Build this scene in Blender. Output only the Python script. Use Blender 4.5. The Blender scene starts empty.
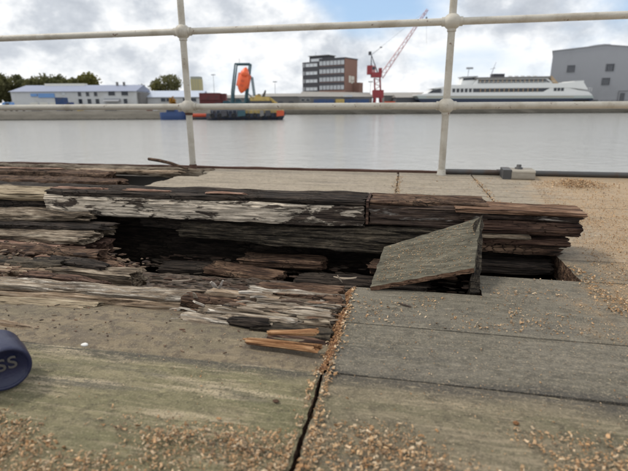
import bpy, bmesh, math, random
import numpy as np
from mathutils import Vector, Matrix, noise, Euler
R = math.radians
random.seed(7); RNG = np.random.default_rng(11)
S = bpy.context.scene
COL = S.collection

# ------------------------------------------------------------------ camera, world, sun, exposure
CAM_H, PITCH, ROLL, HEAD, FPX = 0.5, R(16.0), R(0.3), R(11.3), 457.0
cam = bpy.data.cameras.new('camera'); cam_ob = bpy.data.objects.new('camera', cam); COL.objects.link(cam_ob)
cam.sensor_fit = 'HORIZONTAL'; cam.sensor_width = 36.0; cam.lens = 36.0 * FPX / 628.0
cam.clip_start = 0.02; cam.clip_end = 5000
FW = Vector((-math.sin(HEAD) * math.cos(PITCH), math.cos(HEAD) * math.cos(PITCH), -math.sin(PITCH)))
RT0 = Vector((math.cos(HEAD), math.sin(HEAD), 0)); UP0 = RT0.cross(FW)
RT = RT0 * math.cos(ROLL) - UP0 * math.sin(ROLL); UP = UP0 * math.cos(ROLL) + RT0 * math.sin(ROLL)
M = Matrix((RT, UP, -FW)).transposed().to_4x4(); M.translation = (0, 0, CAM_H); cam_ob.matrix_world = M
cam.dof.use_dof = True; cam.dof.focus_distance = 1.45; cam.dof.aperture_fstop = 4.4
S.camera = cam_ob

SUN_EL, SUN_AZ = 54.0, -88.0          # azimuth measured clockwise from the quay's seaward normal (+Y)
az = R(SUN_AZ); el = R(SUN_EL)
sdir = Vector((math.sin(az) * math.cos(el), math.cos(az) * math.cos(el), math.sin(el)))
sun = bpy.data.lights.new('sun', 'SUN'); sun.energy = 1.9; sun.angle = R(10); sun.color = (1.0, 0.93, 0.83)
sun_ob = bpy.data.objects.new('sun', sun); COL.objects.link(sun_ob)
sun_ob.rotation_euler = sdir.to_track_quat('Z', 'Y').to_euler(); sun_ob.location = (0, -5, 20)

S.view_settings.view_transform = 'Standard'; S.view_settings.look = 'None'
S.view_settings.exposure = 0.18; S.view_settings.gamma = 1.0

class NT:
    """small node-tree writer"""
    def __init__(s, tree): s.t = tree; s.n = tree.nodes; s.l = tree.links
    def new(s, typ, **kw):
        nd = s.n.new(typ)
        for k, v in kw.items(): setattr(nd, k, v)
        return nd
    def put(s, sock, v):
        if hasattr(v, 'is_output') or isinstance(v, bpy.types.NodeSocket): s.l.new(v, sock)
        else:
            if hasattr(sock.default_value, '__len__') and not hasattr(v, '__len__'): v = [v] * len(sock.default_value)
            if sock.type == 'RGBA' and len(v) == 3: v = (*v, 1)
            sock.default_value = v
    def math(s, op, a, b=0.0, clamp=False):
        nd = s.new('ShaderNodeMath', operation=op, use_clamp=clamp); s.put(nd.inputs[0], a); s.put(nd.inputs[1], b); return nd.outputs[0]
    def vmath(s, op, a, b=(0, 0, 0)):
        nd = s.new('ShaderNodeVectorMath', operation=op); s.put(nd.inputs[0], a); s.put(nd.inputs[1], b)
        return nd.outputs['Value'] if op in ('DOT_PRODUCT', 'LENGTH', 'DISTANCE') else nd.outputs[0]
    def noise(s, vec, scale=5, detail=4, rough=.55, dist=0, sc=None):
        if sc is not None: vec = s.vmath('MULTIPLY', vec, sc)
        nd = s.new('ShaderNodeTexNoise'); s.put(nd.inputs['Vector'], vec); s.put(nd.inputs['Scale'], scale)
        s.put(nd.inputs['Detail'], detail); s.put(nd.inputs['Roughness'], rough); s.put(nd.inputs['Distortion'], dist); return nd.outputs['Fac']
    def voro(s, vec, scale=5, out='Distance'):
        nd = s.new('ShaderNodeTexVoronoi'); s.put(nd.inputs['Vector'], vec); s.put(nd.inputs['Scale'], scale); return nd.outputs[out]
    def step(s, v, a, b):
        nd = s.new('ShaderNodeMapRange', interpolation_type='SMOOTHSTEP'); s.put(nd.inputs['Value'], v)
        s.put(nd.inputs['From Min'], a); s.put(nd.inputs['From Max'], b); return nd.outputs[0]
    def mix(s, fac, a, b, blend='MIX'):
        nd = s.new('ShaderNodeMix', data_type='RGBA', blend_type=blend); s.put(nd.inputs[0], fac); s.put(nd.inputs[6], a); s.put(nd.inputs[7], b); return nd.outputs[2]
    def ramp(s, v, stops):
        nd = s.new('ShaderNodeValToRGB'); s.put(nd.inputs[0], v); e = nd.color_ramp.elements
        while len(e) < len(stops): e.new(.5)
        for k, (p, c) in zip(e, stops): k.position = p; k.color = (*c, 1)
        return nd.outputs[0]
    def bump(s, h, strength=.5, dist=.002, normal=None):
        nd = s.new('ShaderNodeBump'); s.put(nd.inputs['Height'], h); s.put(nd.inputs['Strength'], strength); s.put(nd.inputs['Distance'], dist)
        if normal is not None: s.put(nd.inputs['Normal'], normal)
        return nd.outputs[0]

world = bpy.data.worlds.new('World'); S.world = world; world.use_nodes = True
w = NT(world.node_tree); w.n.clear()
gen = w.new('ShaderNodeTexCoord').outputs['Generated']
sky = w.new('ShaderNodeTexSky', sky_type='NISHITA', sun_disc=False)
sky.sun_elevation = el; sky.sun_rotation = az; sky.air_density = 1.0; sky.dust_density = 1.0
skyc = w.mix(1.0, sky.outputs[0], (0.11, 0.11, 0.11), 'MULTIPLY')
# clouds: noise over the direction, flattened towards the horizon
dirn = w.vmath('NORMALIZE', gen)
cv = w.vmath('MULTIPLY', dirn, (1.0, 1.0, 1.55))
cv = w.vmath('ADD', cv, (3.1, 0.7, 0.33))
big = w.math('ADD', w.math('MULTIPLY', w.noise(cv, 5.0, 9, .58, .12), .74), w.math('MULTIPLY', w.noise(cv, 16.0, 6, .6, .1), .26))
cov = w.noise(cv, 1.7, 6, .5, .2)
gapdir = (RT * ((352 - 314) / FPX) + UP * ((235.5 + 14) / FPX) + FW).normalized()
gd = w.vmath('DISTANCE', w.vmath('MULTIPLY', dirn, (1, 1, 1.9)), (gapdir.x, gapdir.y, gapdir.z * 1.9))
gap = w.math('MULTIPLY', w.step(gd, 0.26, 0.03), 0.26)
covm = w.step(w.math('SUBTRACT', cov, gap), 0.27, 0.42)
ccol = w.ramp(big, [(0.35, (0.45, 0.485, 0.54)), (0.43, (0.58, 0.615, 0.665)), (0.48, (0.76, 0.785, 0.815)), (0.54, (0.96, 0.965, 0.97))])
wc = w.mix(covm, w.mix(0.6, skyc, (0.46, 0.66, 0.93)), ccol)
bg = w.new('ShaderNodeBackground'); w.put(bg.inputs[0], wc); bg.inputs[1].default_value = 1.0
out = w.new('ShaderNodeOutputWorld'); w.l.new(bg.outputs[0], out.inputs[0])

# ------------------------------------------------------------------ where a photo pixel meets a real plane
def ray(x, y): return FW + RT * ((x - 314) / FPX) - UP * ((y - 235.5) / FPX)
def P(x, y, z=0.0):
    d = ray(x, y); return Vector((0, 0, CAM_H)) + d * ((z - CAM_H) / d.z)
FH = Vector((-math.sin(HEAD), math.cos(HEAD), 0))
def F(x, y, D):
    """lateral offset and height seen at a pixel, at horizontal distance D across the harbour"""
    r = ray(x, y); t = D / r.dot(FH); return (r * t).dot(RT0), CAM_H + r.z * t
def FL(x, D): return F(x, 104, D)[0]
def FZ(y, D, x=314): return F(x, y, D)[1]
def W(L, D, z): return RT0 * L + FH * D + Vector((0, 0, z))

# ------------------------------------------------------------------ materials
MATS = {}
def newmat(name):
    m = bpy.data.materials.new(name); m.use_nodes = True; nt = NT(m.node_tree); nt.n.clear()
    b = nt.new('ShaderNodeBsdfPrincipled'); o = nt.new('ShaderNodeOutputMaterial'); nt.l.new(b.outputs[0], o.inputs[0])
    MATS[name] = m; return nt, b
def objco(nt): return nt.new('ShaderNodeTexCoord').outputs['Object']
def simple(name, col, rough=.6, metal=0.0, var=.18, scale=3.0, dirt=None, dscale=.6, bump=0, bscale=40, stretch=(1, 1, 1)):
    nt, b = newmat(name); co = nt.vmath('MULTIPLY', objco(nt), stretch)
    n1 = nt.noise(co, scale, 6, .6)
    c = nt.mix(n1, [k * (1 - var) for k in col], [min(1, k * (1 + var)) for k in col])
    if dirt: c = nt.mix(nt.step(nt.noise(co, dscale, 7, .65), .48, .72), c, dirt)
    nt.put(b.inputs['Base Color'], c); b.inputs['Metallic'].default_value = metal
    nt.put(b.inputs['Roughness'], nt.math('ADD', nt.math('MULTIPLY', n1, .15), rough - .07))
    if bump: nt.put(b.inputs['Normal'], nt.bump(nt.noise(co, bscale, 5, .6), .6, bump))
    return MATS[name]
def wood(name, dark, mid, light, rough=.85, fs=(7, 90, 90), bump=.0025, patch=None, patch_lim=(.5, .62), patch_sc=(9, 26, 26), fade=None, cube=None, checks=.85):
    """fibrous weathered timber, grain along local X"""
    nt, b = newmat(name); co = objco(nt)
    rnd = nt.new('ShaderNodeObjectInfo').outputs['Random']
    co = nt.vmath('ADD', co, nt.vmath('MULTIPLY', (7.0, 3.0, 5.0), rnd)) if False else co
    sh = nt.new('ShaderNodeCombineXYZ'); nt.put(sh.inputs[0], nt.math('MULTIPLY', rnd, 9.0)); nt.put(sh.inputs[1], nt.math('MULTIPLY', rnd, 4.0))
    co = nt.vmath('ADD', co, sh.outputs[0])
    g = nt.noise(co, 1.0, 6, .65, .4, sc=fs); g2 = nt.noise(co, 1.0, 5, .6, .2, sc=(fs[0] * 3, fs[1] * 3.5, fs[2] * 3.5)); big = nt.noise(co, 4.0, 5, .6, .3, sc=(1, 3, 3))
    v = nt.math('ADD', nt.math('MULTIPLY', g, .6), nt.math('ADD', nt.math('MULTIPLY', g2, .25), nt.math('MULTIPLY', big, .25)))
    fine = nt.noise(co, 1.0, 4, .7, .15, sc=(fs[0] * 2, fs[1] * 6, fs[2] * 6))
    v = nt.math('ADD', v, nt.math('MULTIPLY', nt.math('SUBTRACT', fine, .5), .28))
    c = nt.ramp(v, [(.42, dark), (.545, mid), (.68, light)])
    chk = nt.step(nt.noise(co, 1.0, 5, .6, .3, sc=(fs[0] * .7, fs[1] * 2.2, fs[2] * 2.2)), .43, .36)
    c = nt.mix(nt.math('MULTIPLY', chk, checks), c, [k * .35 for k in dark])
    cub = None
    if cube:
        vo = nt.new('ShaderNodeTexVoronoi', feature='DISTANCE_TO_EDGE'); jt = nt.vmath('ADD', nt.vmath('MULTIPLY', co, cube), nt.vmath('MULTIPLY', nt.new('ShaderNodeTexNoise').outputs['Color'], (.6, .6, .6)))
        nt.put(vo.inputs['Vector'], jt); vo.inputs['Scale'].default_value = 1.0; vo.inputs['Randomness'].default_value = .9
        reg = nt.step(nt.noise(co, 6, 4, .5), .48, .62); cub = nt.math('MULTIPLY', nt.step(vo.outputs['Distance'], .10, .02), reg)
        c = nt.mix(nt.math('MULTIPLY', cub, .9), c, [k * .3 for k in dark]); tone = nt.voro(jt, 1.0, 'Color'); ts = nt.new('ShaderNodeSeparateColor'); nt.put(ts.inputs[0], tone)
        c = nt.mix(nt.math('MULTIPLY', nt.math('MULTIPLY', ts.outputs[0], reg), .55), c, light)
    if patch:
        pm = nt.math('ADD', nt.math('MULTIPLY', nt.noise(co, 1.0, 7, .68, .6, sc=patch_sc), .75), nt.math('MULTIPLY', g2, .25))
        if fade:
            sx = nt.new('ShaderNodeSeparateXYZ'); nt.put(sx.inputs[0], objco(nt)); pm = nt.math('SUBTRACT', pm, nt.math('MULTIPLY', nt.step(sx.outputs[0], *fade), .085))
        pk_ = nt.step(pm, *patch_lim)
        pk_ = nt.math('MULTIPLY', pk_, nt.math('SUBTRACT', 1.0, nt.math('MULTIPLY', chk, .7)))
        c = nt.mix(pk_, c, nt.mix(nt.step(nt.noise(co, 1, 6, .65, .3, sc=(14, 60, 60)), .38, .62), [k * .62 for k in patch], patch))
    nt.put(b.inputs['Base Color'], c); nt.put(b.inputs['Roughness'], rough); b.inputs['Specular IOR Level'].default_value = .25
    h = nt.math('ADD', nt.math('MULTIPLY', g, .7), nt.math('ADD', nt.math('MULTIPLY', g2, .4), nt.math('MULTIPLY', nt.math('SUBTRACT', fine, chk), .4)))
    if patch: h = nt.math('ADD', h, nt.math('MULTIPLY', pk_, .6))
    if cub is not None: h = nt.math('SUBTRACT', h, nt.math('MULTIPLY', cub, 1.2))
    nt.put(b.inputs['Normal'], nt.bump(h, 1.0, bump * 2.4))
    return MATS[name]

def deckmat(name, base, green, pale, streak=.0, dust=.35, far=False, stain=(.098, .092, .08)):
    """worn grit-coated deck board: blotches, long grain, dust and pits"""
    nt, b = newmat(name); co = objco(nt)
    rnd = nt.new('ShaderNodeObjectInfo').outputs['Random']
    sh = nt.new('ShaderNodeCombineXYZ'); nt.put(sh.inputs[0], nt.math('MULTIPLY', rnd, 3.0)); nt.put(sh.inputs[2], nt.math('MULTIPLY', rnd, 2.0))
    co = nt.vmath('ADD', co, sh.outputs[0])
    pos = nt.new('ShaderNodeNewGeometry').outputs['Position']; wy = nt.new('ShaderNodeSeparateXYZ'); nt.put(wy.inputs[0], pos); wx = wy.outputs[0]; wy = wy.outputs[1]
    a = nt.noise(co, 6, 6, .62, .4, sc=(.5, 1.4, 1)); g = nt.noise(co, 1, 6, .65, .3, sc=(5, 70, 40)); f = nt.noise(co, 240, 5, .75); m = nt.noise(co, 40, 6, .7); f2 = nt.noise(co, 620, 3, .7)
    c = nt.mix(nt.step(a, .35, .68), base, green)
    c = nt.mix(nt.math('MULTIPLY', nt.step(g, .44, .70), .8), c, pale)
    c = nt.mix(nt.math('MULTIPLY', nt.step(nt.noise(co, 1, 6, .6, .5, sc=(2.4, 13, 8)), .54, .70), .75), c, stain)
    c = nt.mix(nt.math('MULTIPLY', nt.step(m, .47, .66), .65), c, [k * .42 for k in base])
    # darker wavering band along the near joint
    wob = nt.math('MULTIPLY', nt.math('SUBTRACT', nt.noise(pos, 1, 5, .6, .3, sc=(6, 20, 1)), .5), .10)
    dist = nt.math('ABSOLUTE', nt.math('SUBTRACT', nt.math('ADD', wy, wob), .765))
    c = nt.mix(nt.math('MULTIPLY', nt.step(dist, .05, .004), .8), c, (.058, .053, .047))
    if streak:
        s1 = nt.noise(co, 1, 7, .7, .5, sc=(4, 46, 20)); reg = nt.noise(co, 3.5, 4, .5)
        c = nt.mix(nt.math('MULTIPLY', nt.math('MULTIPLY', nt.step(nt.math('ADD', s1, nt.math('MULTIPLY', reg, .35)), .70, .84), nt.step(nt.math('ADD', f, nt.math('MULTIPLY', m, .5)), .60, .82)), streak), c, (.47, .385, .26))
    fl = nt.noise(co, 1, 5, .65, .3, sc=(34, 120, 60))
    c = nt.mix(nt.math('MULTIPLY', nt.step(fl, .57, .68), .65), c, [min(1, k * 1.75) for k in base]); c = nt.mix(nt.math('MULTIPLY', nt.step(fl, .42, .33), .7), c, [k * .38 for k in base])
    c = nt.mix(nt.math('MULTIPLY', nt.step(f, .53, .66), dust), c, (.46, .375, .26))
    c = nt.mix(nt.math('MULTIPLY', nt.step(f, .44, .33), .75), c, (.045, .042, .036))
    c = nt.mix(nt.math('MULTIPLY', nt.step(f2, .55, .7), .35), c, (.5, .43, .33))
    film = nt.math('MULTIPLY', nt.step(nt.math('ADD', nt.math('SUBTRACT', wx, nt.math('MULTIPLY', nt.math('SUBTRACT', wy, 1.38), .12)), nt.math('MULTIPLY', nt.math('SUBTRACT', nt.noise(pos, 6, 6, .65), .5), .9)), .44, .78), nt.step(wy, .80, 1.15))
    c = nt.mix(nt.math('MULTIPLY', film, nt.math('MULTIPLY', nt.step(nt.math('ADD', f, nt.math('MULTIPLY', m, .4)), .58, .76), .85)), c, (.45, .305, .17))
    nt.put(b.inputs['Base Color'], c); nt.put(b.inputs['Roughness'], nt.math('ADD', .62, nt.math('MULTIPLY', a, .3))); b.inputs['Specular IOR Level'].default_value = .35
    h = nt.math('ADD', nt.math('MULTIPLY', f, .7), nt.math('ADD', nt.math('ADD', nt.math('MULTIPLY', m, .9), nt.math('MULTIPLY', fl, 1.2)), nt.math('MULTIPLY', g, 1.0)))
    nt.put(b.inputs['Normal'], nt.bump(h, .9, .0045))
    return MATS[name]

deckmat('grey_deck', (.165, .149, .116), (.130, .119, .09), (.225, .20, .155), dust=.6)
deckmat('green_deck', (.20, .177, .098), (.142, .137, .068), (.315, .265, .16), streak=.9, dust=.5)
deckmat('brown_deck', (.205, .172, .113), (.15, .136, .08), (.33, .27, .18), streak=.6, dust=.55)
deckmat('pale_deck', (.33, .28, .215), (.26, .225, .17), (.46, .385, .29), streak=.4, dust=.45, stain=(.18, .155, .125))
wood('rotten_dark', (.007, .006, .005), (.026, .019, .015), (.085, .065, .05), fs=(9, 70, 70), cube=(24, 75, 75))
wood('rotten_brown', (.014, .009, .007), (.075, .042, .027), (.24, .155, .10), fs=(11, 60, 60), cube=(34, 70, 70))
wood('rotten_grey', (.022, .016, .012), (.16, .122, .085), (.44, .37, .28), fs=(9, 75, 75))
wood('rotten_dusty', (.010, .008, .0065), (.045, .036, .026), (.15, .12, .085), fs=(12, 70, 70), patch=(.19, .155, .105), patch_lim=(.52, .68), patch_sc=(45, 80, 80))
wood('red_timber', (.018, .011, .009), (.062, .034, .025), (.19, .115, .08), fs=(6, 55, 55), cube=(16, 70, 70))
wood('pink_wood', (.13, .075, .055), (.36, .22, .16), (.52, .38, .30))
wood('fresh_red', (.05, .026, .017), (.205, .118, .074), (.40, .27, .18), patch=(.05, .03, .022), patch_lim=(.60, .68))
wood('orange_wood', (.13, .055, .025), (.34, .175, .08), (.56, .36, .20))
wood('sand_wood', (.11, .08, .05), (.34, .27, .18), (.50, .42, .30), patch=(.06, .045, .033), patch_lim=(.60, .68))
wood('white_flaked', (.020, .015, .013), (.060, .045, .036), (.17, .13, .10), patch=(.82, .71, .57), patch_lim=(.42, .47), patch_sc=(9, 26, 34), fade=(.80, 1.28))
wood('half_flaked', (.020, .015, .013), (.065, .045, .036), (.17, .12, .09), patch=(.58, .52, .46), patch_lim=(.55, .61), patch_sc=(8, 30, 40))
wood('white_fibre', (.05, .035, .028), (.30, .235, .17), (.68, .60, .49), patch=(.80, .72, .61), patch_lim=(.50, .60), patch_sc=(8, 60, 60))
wood('tan_fibre', (.07, .045, .03), (.33, .24, .16), (.58, .48, .37), patch=(.62, .55, .46), patch_lim=(.60, .70))
wood('board_grey', (.050, .046, .034), (.098, .090, .066), (.18, .162, .12), fs=(4, 75, 75), bump=.0008, patch=(.33, .27, .18), patch_lim=(.565, .66), patch_sc=(150, 190, 190), checks=.35)

# chips and fibres carry their own tint
def tinted(name, rough=.85, bump=True):
    nt, b = newmat(name); at = nt.new('ShaderNodeAttribute', attribute_name='tint'); co = objco(nt)
    g = nt.noise(co, 1, 5, .6, .2, sc=(60, 500, 500) if bump else (300, 300, 300))
    c = nt.mix(nt.math('MULTIPLY', nt.step(g, .42, .66), .55), at.outputs['Color'], nt.mix(1, at.outputs['Color'], (.45, .42, .4), 'MULTIPLY'))
    nt.put(b.inputs['Base Color'], c); b.inputs['Roughness'].default_value = rough; b.inputs['Specular IOR Level'].default_value = .2
    if bump: nt.put(b.inputs['Normal'], nt.bump(g, .6, .002))
tinted('chip'); tinted('fibre')
simple('rubble_earth', (.035, .028, .022), .95, var=.5, scale=14, bump=.02, bscale=30)
nt, b = newmat('rail_paint'); co = objco(nt); pos = nt.new('ShaderNodeNewGeometry').outputs['Position']
n1 = nt.noise(pos, 9, 6, .6); c = nt.mix(n1, (.45, .425, .365), (.56, .53, .465)); c = nt.mix(nt.math('MULTIPLY', nt.step(nt.noise(pos, 6, 7, .65), .46, .66), .7), c, (.34, .30, .235))
c = nt.mix(nt.step(nt.noise(pos, 26, 7, .7, .3), .63, .67), c, (.13, .065, .04)); c = nt.mix(nt.math('MULTIPLY', nt.step(nt.noise(pos, 120, 4, .7), .56, .7), .35), c, (.25, .22, .18))
nt.put(b.inputs['Base Color'], c); b.inputs['Roughness'].default_value = .55; nt.put(b.inputs['Normal'], nt.bump(nt.noise(pos, 50, 6, .65), .7, .004))
simple('rust', (.075, .036, .024), .85, var=.5, scale=60, bump=.004, bscale=90)
simple('dark_steel', (.085, .085, .085), .55, metal=.3, var=.3, scale=8, dirt=(.10, .06, .04), dscale=5, bump=.003)
simple('block_wood', (.33, .30, .25), .85, var=.3, scale=20, bump=.004, stretch=(1, 6, 6))
simple('navy_plastic', (.012, .016, .052), .38, var=.25, scale=30, dirt=(.035, .04, .075), dscale=25, bump=.0015, bscale=150)
simple('letter_tan', (.085, .08, .078), .6, var=.3, scale=80)
simple('white_stone', (.72, .71, .68), .7, var=.12, scale=90, bump=.002)

# far side
simple('far_white', (.60, .61, .61), .7, var=.07, scale=.4, dirt=(.50, .50, .48), dscale=.25)
simple('far_cream', (.72, .70, .62), .7, var=.06)
simple('roof_blue', (.235, .265, .36), .55, var=.12, scale=.5, stretch=(4, .5, .5))
simple('roof_pale', (.42, .47, .56), .5, var=.1, scale=.5, stretch=(4, .5, .5))
simple('glass_dark', (.035, .04, .05), .12, var=.3, scale=.7)
simple('glass_pale', (.62, .65, .68), .3, var=.15, scale=.9)
simple('sign_blue', (.16, .32, .62), .5, var=.1)
simple('van_blue', (.03, .055, .17), .4, var=.25)
simple('container_blue', (.035, .075, .19), .6, var=.25, dirt=(.10, .09, .10), dscale=.8)
simple('container_maroon', (.15, .035, .035), .65, var=.2, dirt=(.08, .04, .035), dscale=.7)
simple('hull_red', (.62, .10, .05), .5, var=.15)
simple('hull_blue', (.03, .065, .18), .5, var=.2)
simple('hull_navy', (.016, .024, .048), .45, var=.4, dirt=(.10, .07, .05), dscale=.8)
simple('lifeboat_orange', (.78, .13, .04), .35, var=.08, scale=1)
simple('lifeboat_deep_orange', (.55, .09, .03), .4, var=.08)  # deeper orange for the fender band, hatches and a few small pieces
simple('davit_teal', (.03, .085, .11), .55, var=.2)
simple('machine_yellow', (.52, .38, .12), .6, var=.25, dirt=(.2, .16, .1), dscale=1.2)
simple('silo_yellow', (.50, .45, .25), .7, var=.12, scale=.6)
simple('silo_grey', (.34, .35, .30), .7, var=.12)
simple('crane_red', (.27, .035, .042), .55, var=.2, scale=1)
simple('crane_pale', (.46, .22, .23), .55, var=.15)
simple('ferry_white', (.74, .75, .74), .4, var=.05, scale=.5)
simple('ferry_green', (.40, .45, .43), .45, var=.06)
simple('ferry_navy', (.018, .03, .065), .45, var=.2)
simple('ferry_tan', (.42, .30, .18), .6, var=.15)
simple('grey_metal', (.30, .31, .33), .55, var=.06, scale=.3)
simple('shed_grey', (.335, .345, .37), .6, var=.05, scale=.15, dirt=(.30, .31, .33), dscale=.1)
simple('shed_dark', (.10, .105, .115), .6, var=.15)
simple('low_grey', (.19, .185, .18), .75, var=.2, scale=.5)
simple('low_roof', (.30, .285, .265), .75, var=.15, scale=.4)
simple('dark_clad', (.055, .055, .065), .6, var=.2)
simple('concrete_far', (.27, .255, .235), .85, var=.2, scale=.4, dirt=(.15, .14, .12), dscale=.3)
simple('tyre', (.02, .02, .02), .85, var=.3)
simple('bark', (.09, .07, .05), .9, var=.3, scale=2)
def leafmat(name, a, bcol):
    nt, b = newmat(name); g = nt.new('ShaderNodeNewGeometry').outputs['Random Per Island']
    n = nt.noise(objco(nt), .9, 3)
    lc = nt.mix(nt.math('ADD', nt.math('MULTIPLY', g, .6), nt.math('MULTIPLY', n, .4)), a, bcol); nt.put(b.inputs['Base Color'], lc); b.inputs['Roughness'].default_value = .8
    tr = nt.new('ShaderNodeBsdfTranslucent'); nt.put(tr.inputs[0], lc); mx = nt.new('ShaderNodeMixShader'); mx.inputs[0].default_value = .45
    nt.l.new(b.outputs[0], mx.inputs[1]); nt.l.new(tr.outputs[0], mx.inputs[2]); nt.l.new(mx.outputs[0], [q for q in nt.n if q.type == 'OUTPUT_MATERIAL'][0].inputs[0])
leafmat('leaf_olive', (.11, .112, .045), (.17, .165, .072)); leafmat('leaf_dark', (.09, .10, .042), (.145, .145, .065))
leafmat('leaf_yellow', (.12, .125, .03), (.22, .20, .06)); leafmat('leaf_orange', (.30, .15, .02), (.50, .27, .04)); leafmat('leaf_bare', (.22, .19, .16), (.33, .30, .26))
def brickmat():
    nt, b = newmat('brick_red'); co = objco(nt)
    bt = nt.new('ShaderNodeTexBrick'); sp = nt.new('ShaderNodeSeparateXYZ'); nt.put(sp.inputs[0], co); cb = nt.new('ShaderNodeCombineXYZ')
    nt.put(cb.inputs[0], nt.math('ADD', sp.outputs[0], sp.outputs[1])); nt.put(cb.inputs[1], sp.outputs[2]); nt.put(bt.inputs['Vector'], cb.outputs[0])
    bt.inputs['Scale'].default_value = 1; bt.inputs['Brick Width'].default_value = .45; bt.inputs['Row Height'].default_value = .15; bt.inputs['Mortar Size'].default_value = .02
    nt.put(bt.inputs['Color1'], (.27, .135, .10)); nt.put(bt.inputs['Color2'], (.33, .175, .13)); nt.put(bt.inputs['Mortar'], (.24, .18, .15))
    nt.put(b.inputs['Base Color'], nt.mix(nt.math('MULTIPLY', nt.noise(co, .5, 5), .5), bt.outputs[0], (.24, .14, .11))); b.inputs['Roughness'].default_value = .85
brickmat()
def watermat():
    nt, b = newmat('harbour_water'); co = objco(nt)
    b.inputs['Roughness'].default_value = .10; b.inputs['IOR'].default_value = 1.33
    n = nt.noise(co, .05, 4, .5); nt.put(b.inputs['Base Color'], nt.mix(n, (.40, .40, .38), (.46, .455, .43)))
    h = nt.math('ADD', nt.math('MULTIPLY', nt.noise(co, 1, 5, .55, .6, sc=(.8, 1.5, 1)), 1.0), nt.math('ADD', nt.math('MULTIPLY', nt.math('ADD', nt.noise(co, 1, 4, .5, .4, sc=(3, 7, 1)), nt.math('MULTIPLY', nt.noise(co, 1, 3, .5, .3, sc=(9, 20, 1)), .4)), .40), nt.math('MULTIPLY', nt.noise(co, .07, 3), 2.0)))
    nt.put(b.inputs['Normal'], nt.bump(h, 1.0, .085))
watermat()
def mudmat():
    nt, b = newmat('mud_bank'); co = objco(nt)
    sp = nt.new('ShaderNodeSeparateXYZ'); nt.put(sp.inputs[0], co)
    c = nt.mix(nt.noise(co, .8, 7, .65, .3, sc=(.4, 1, 1.6)), (.06, .055, .043), (.185, .168, .14))
    c = nt.mix(nt.step(nt.math('ADD', sp.outputs[2], nt.math('MULTIPLY', nt.noise(co, 2, 4), .3)), -2.45, -2.65), c, (.022, .02, .016))
    nt.put(b.inputs['Base Color'], c); b.inputs['Roughness'].default_value = .9
    nt.put(b.inputs['Normal'], nt.bump(nt.noise(co, 2, 6, .65), .8, .15))
mudmat()

# ------------------------------------------------------------------ mesh helpers
def link(name, mesh, parent=None, loc=(0, 0, 0), rot=(0, 0, 0)):
    o = bpy.data.objects.new(name, mesh); COL.objects.link(o)
    if parent: o.parent = parent
    o.location = loc; o.rotation_euler = rot; return o
def tag(o, label=None, cat=None, group=None, kind=None):
    for k, v in (('label', label), ('category', cat), ('group', group), ('kind', kind)):
        if v: o[k] = v
    return o
def thing(name, label, cat, loc=(0, 0, 0), rz=0.0, group=None):
    return tag(link(name, None, None, loc, (0, 0, rz)), label, cat, group)

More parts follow.
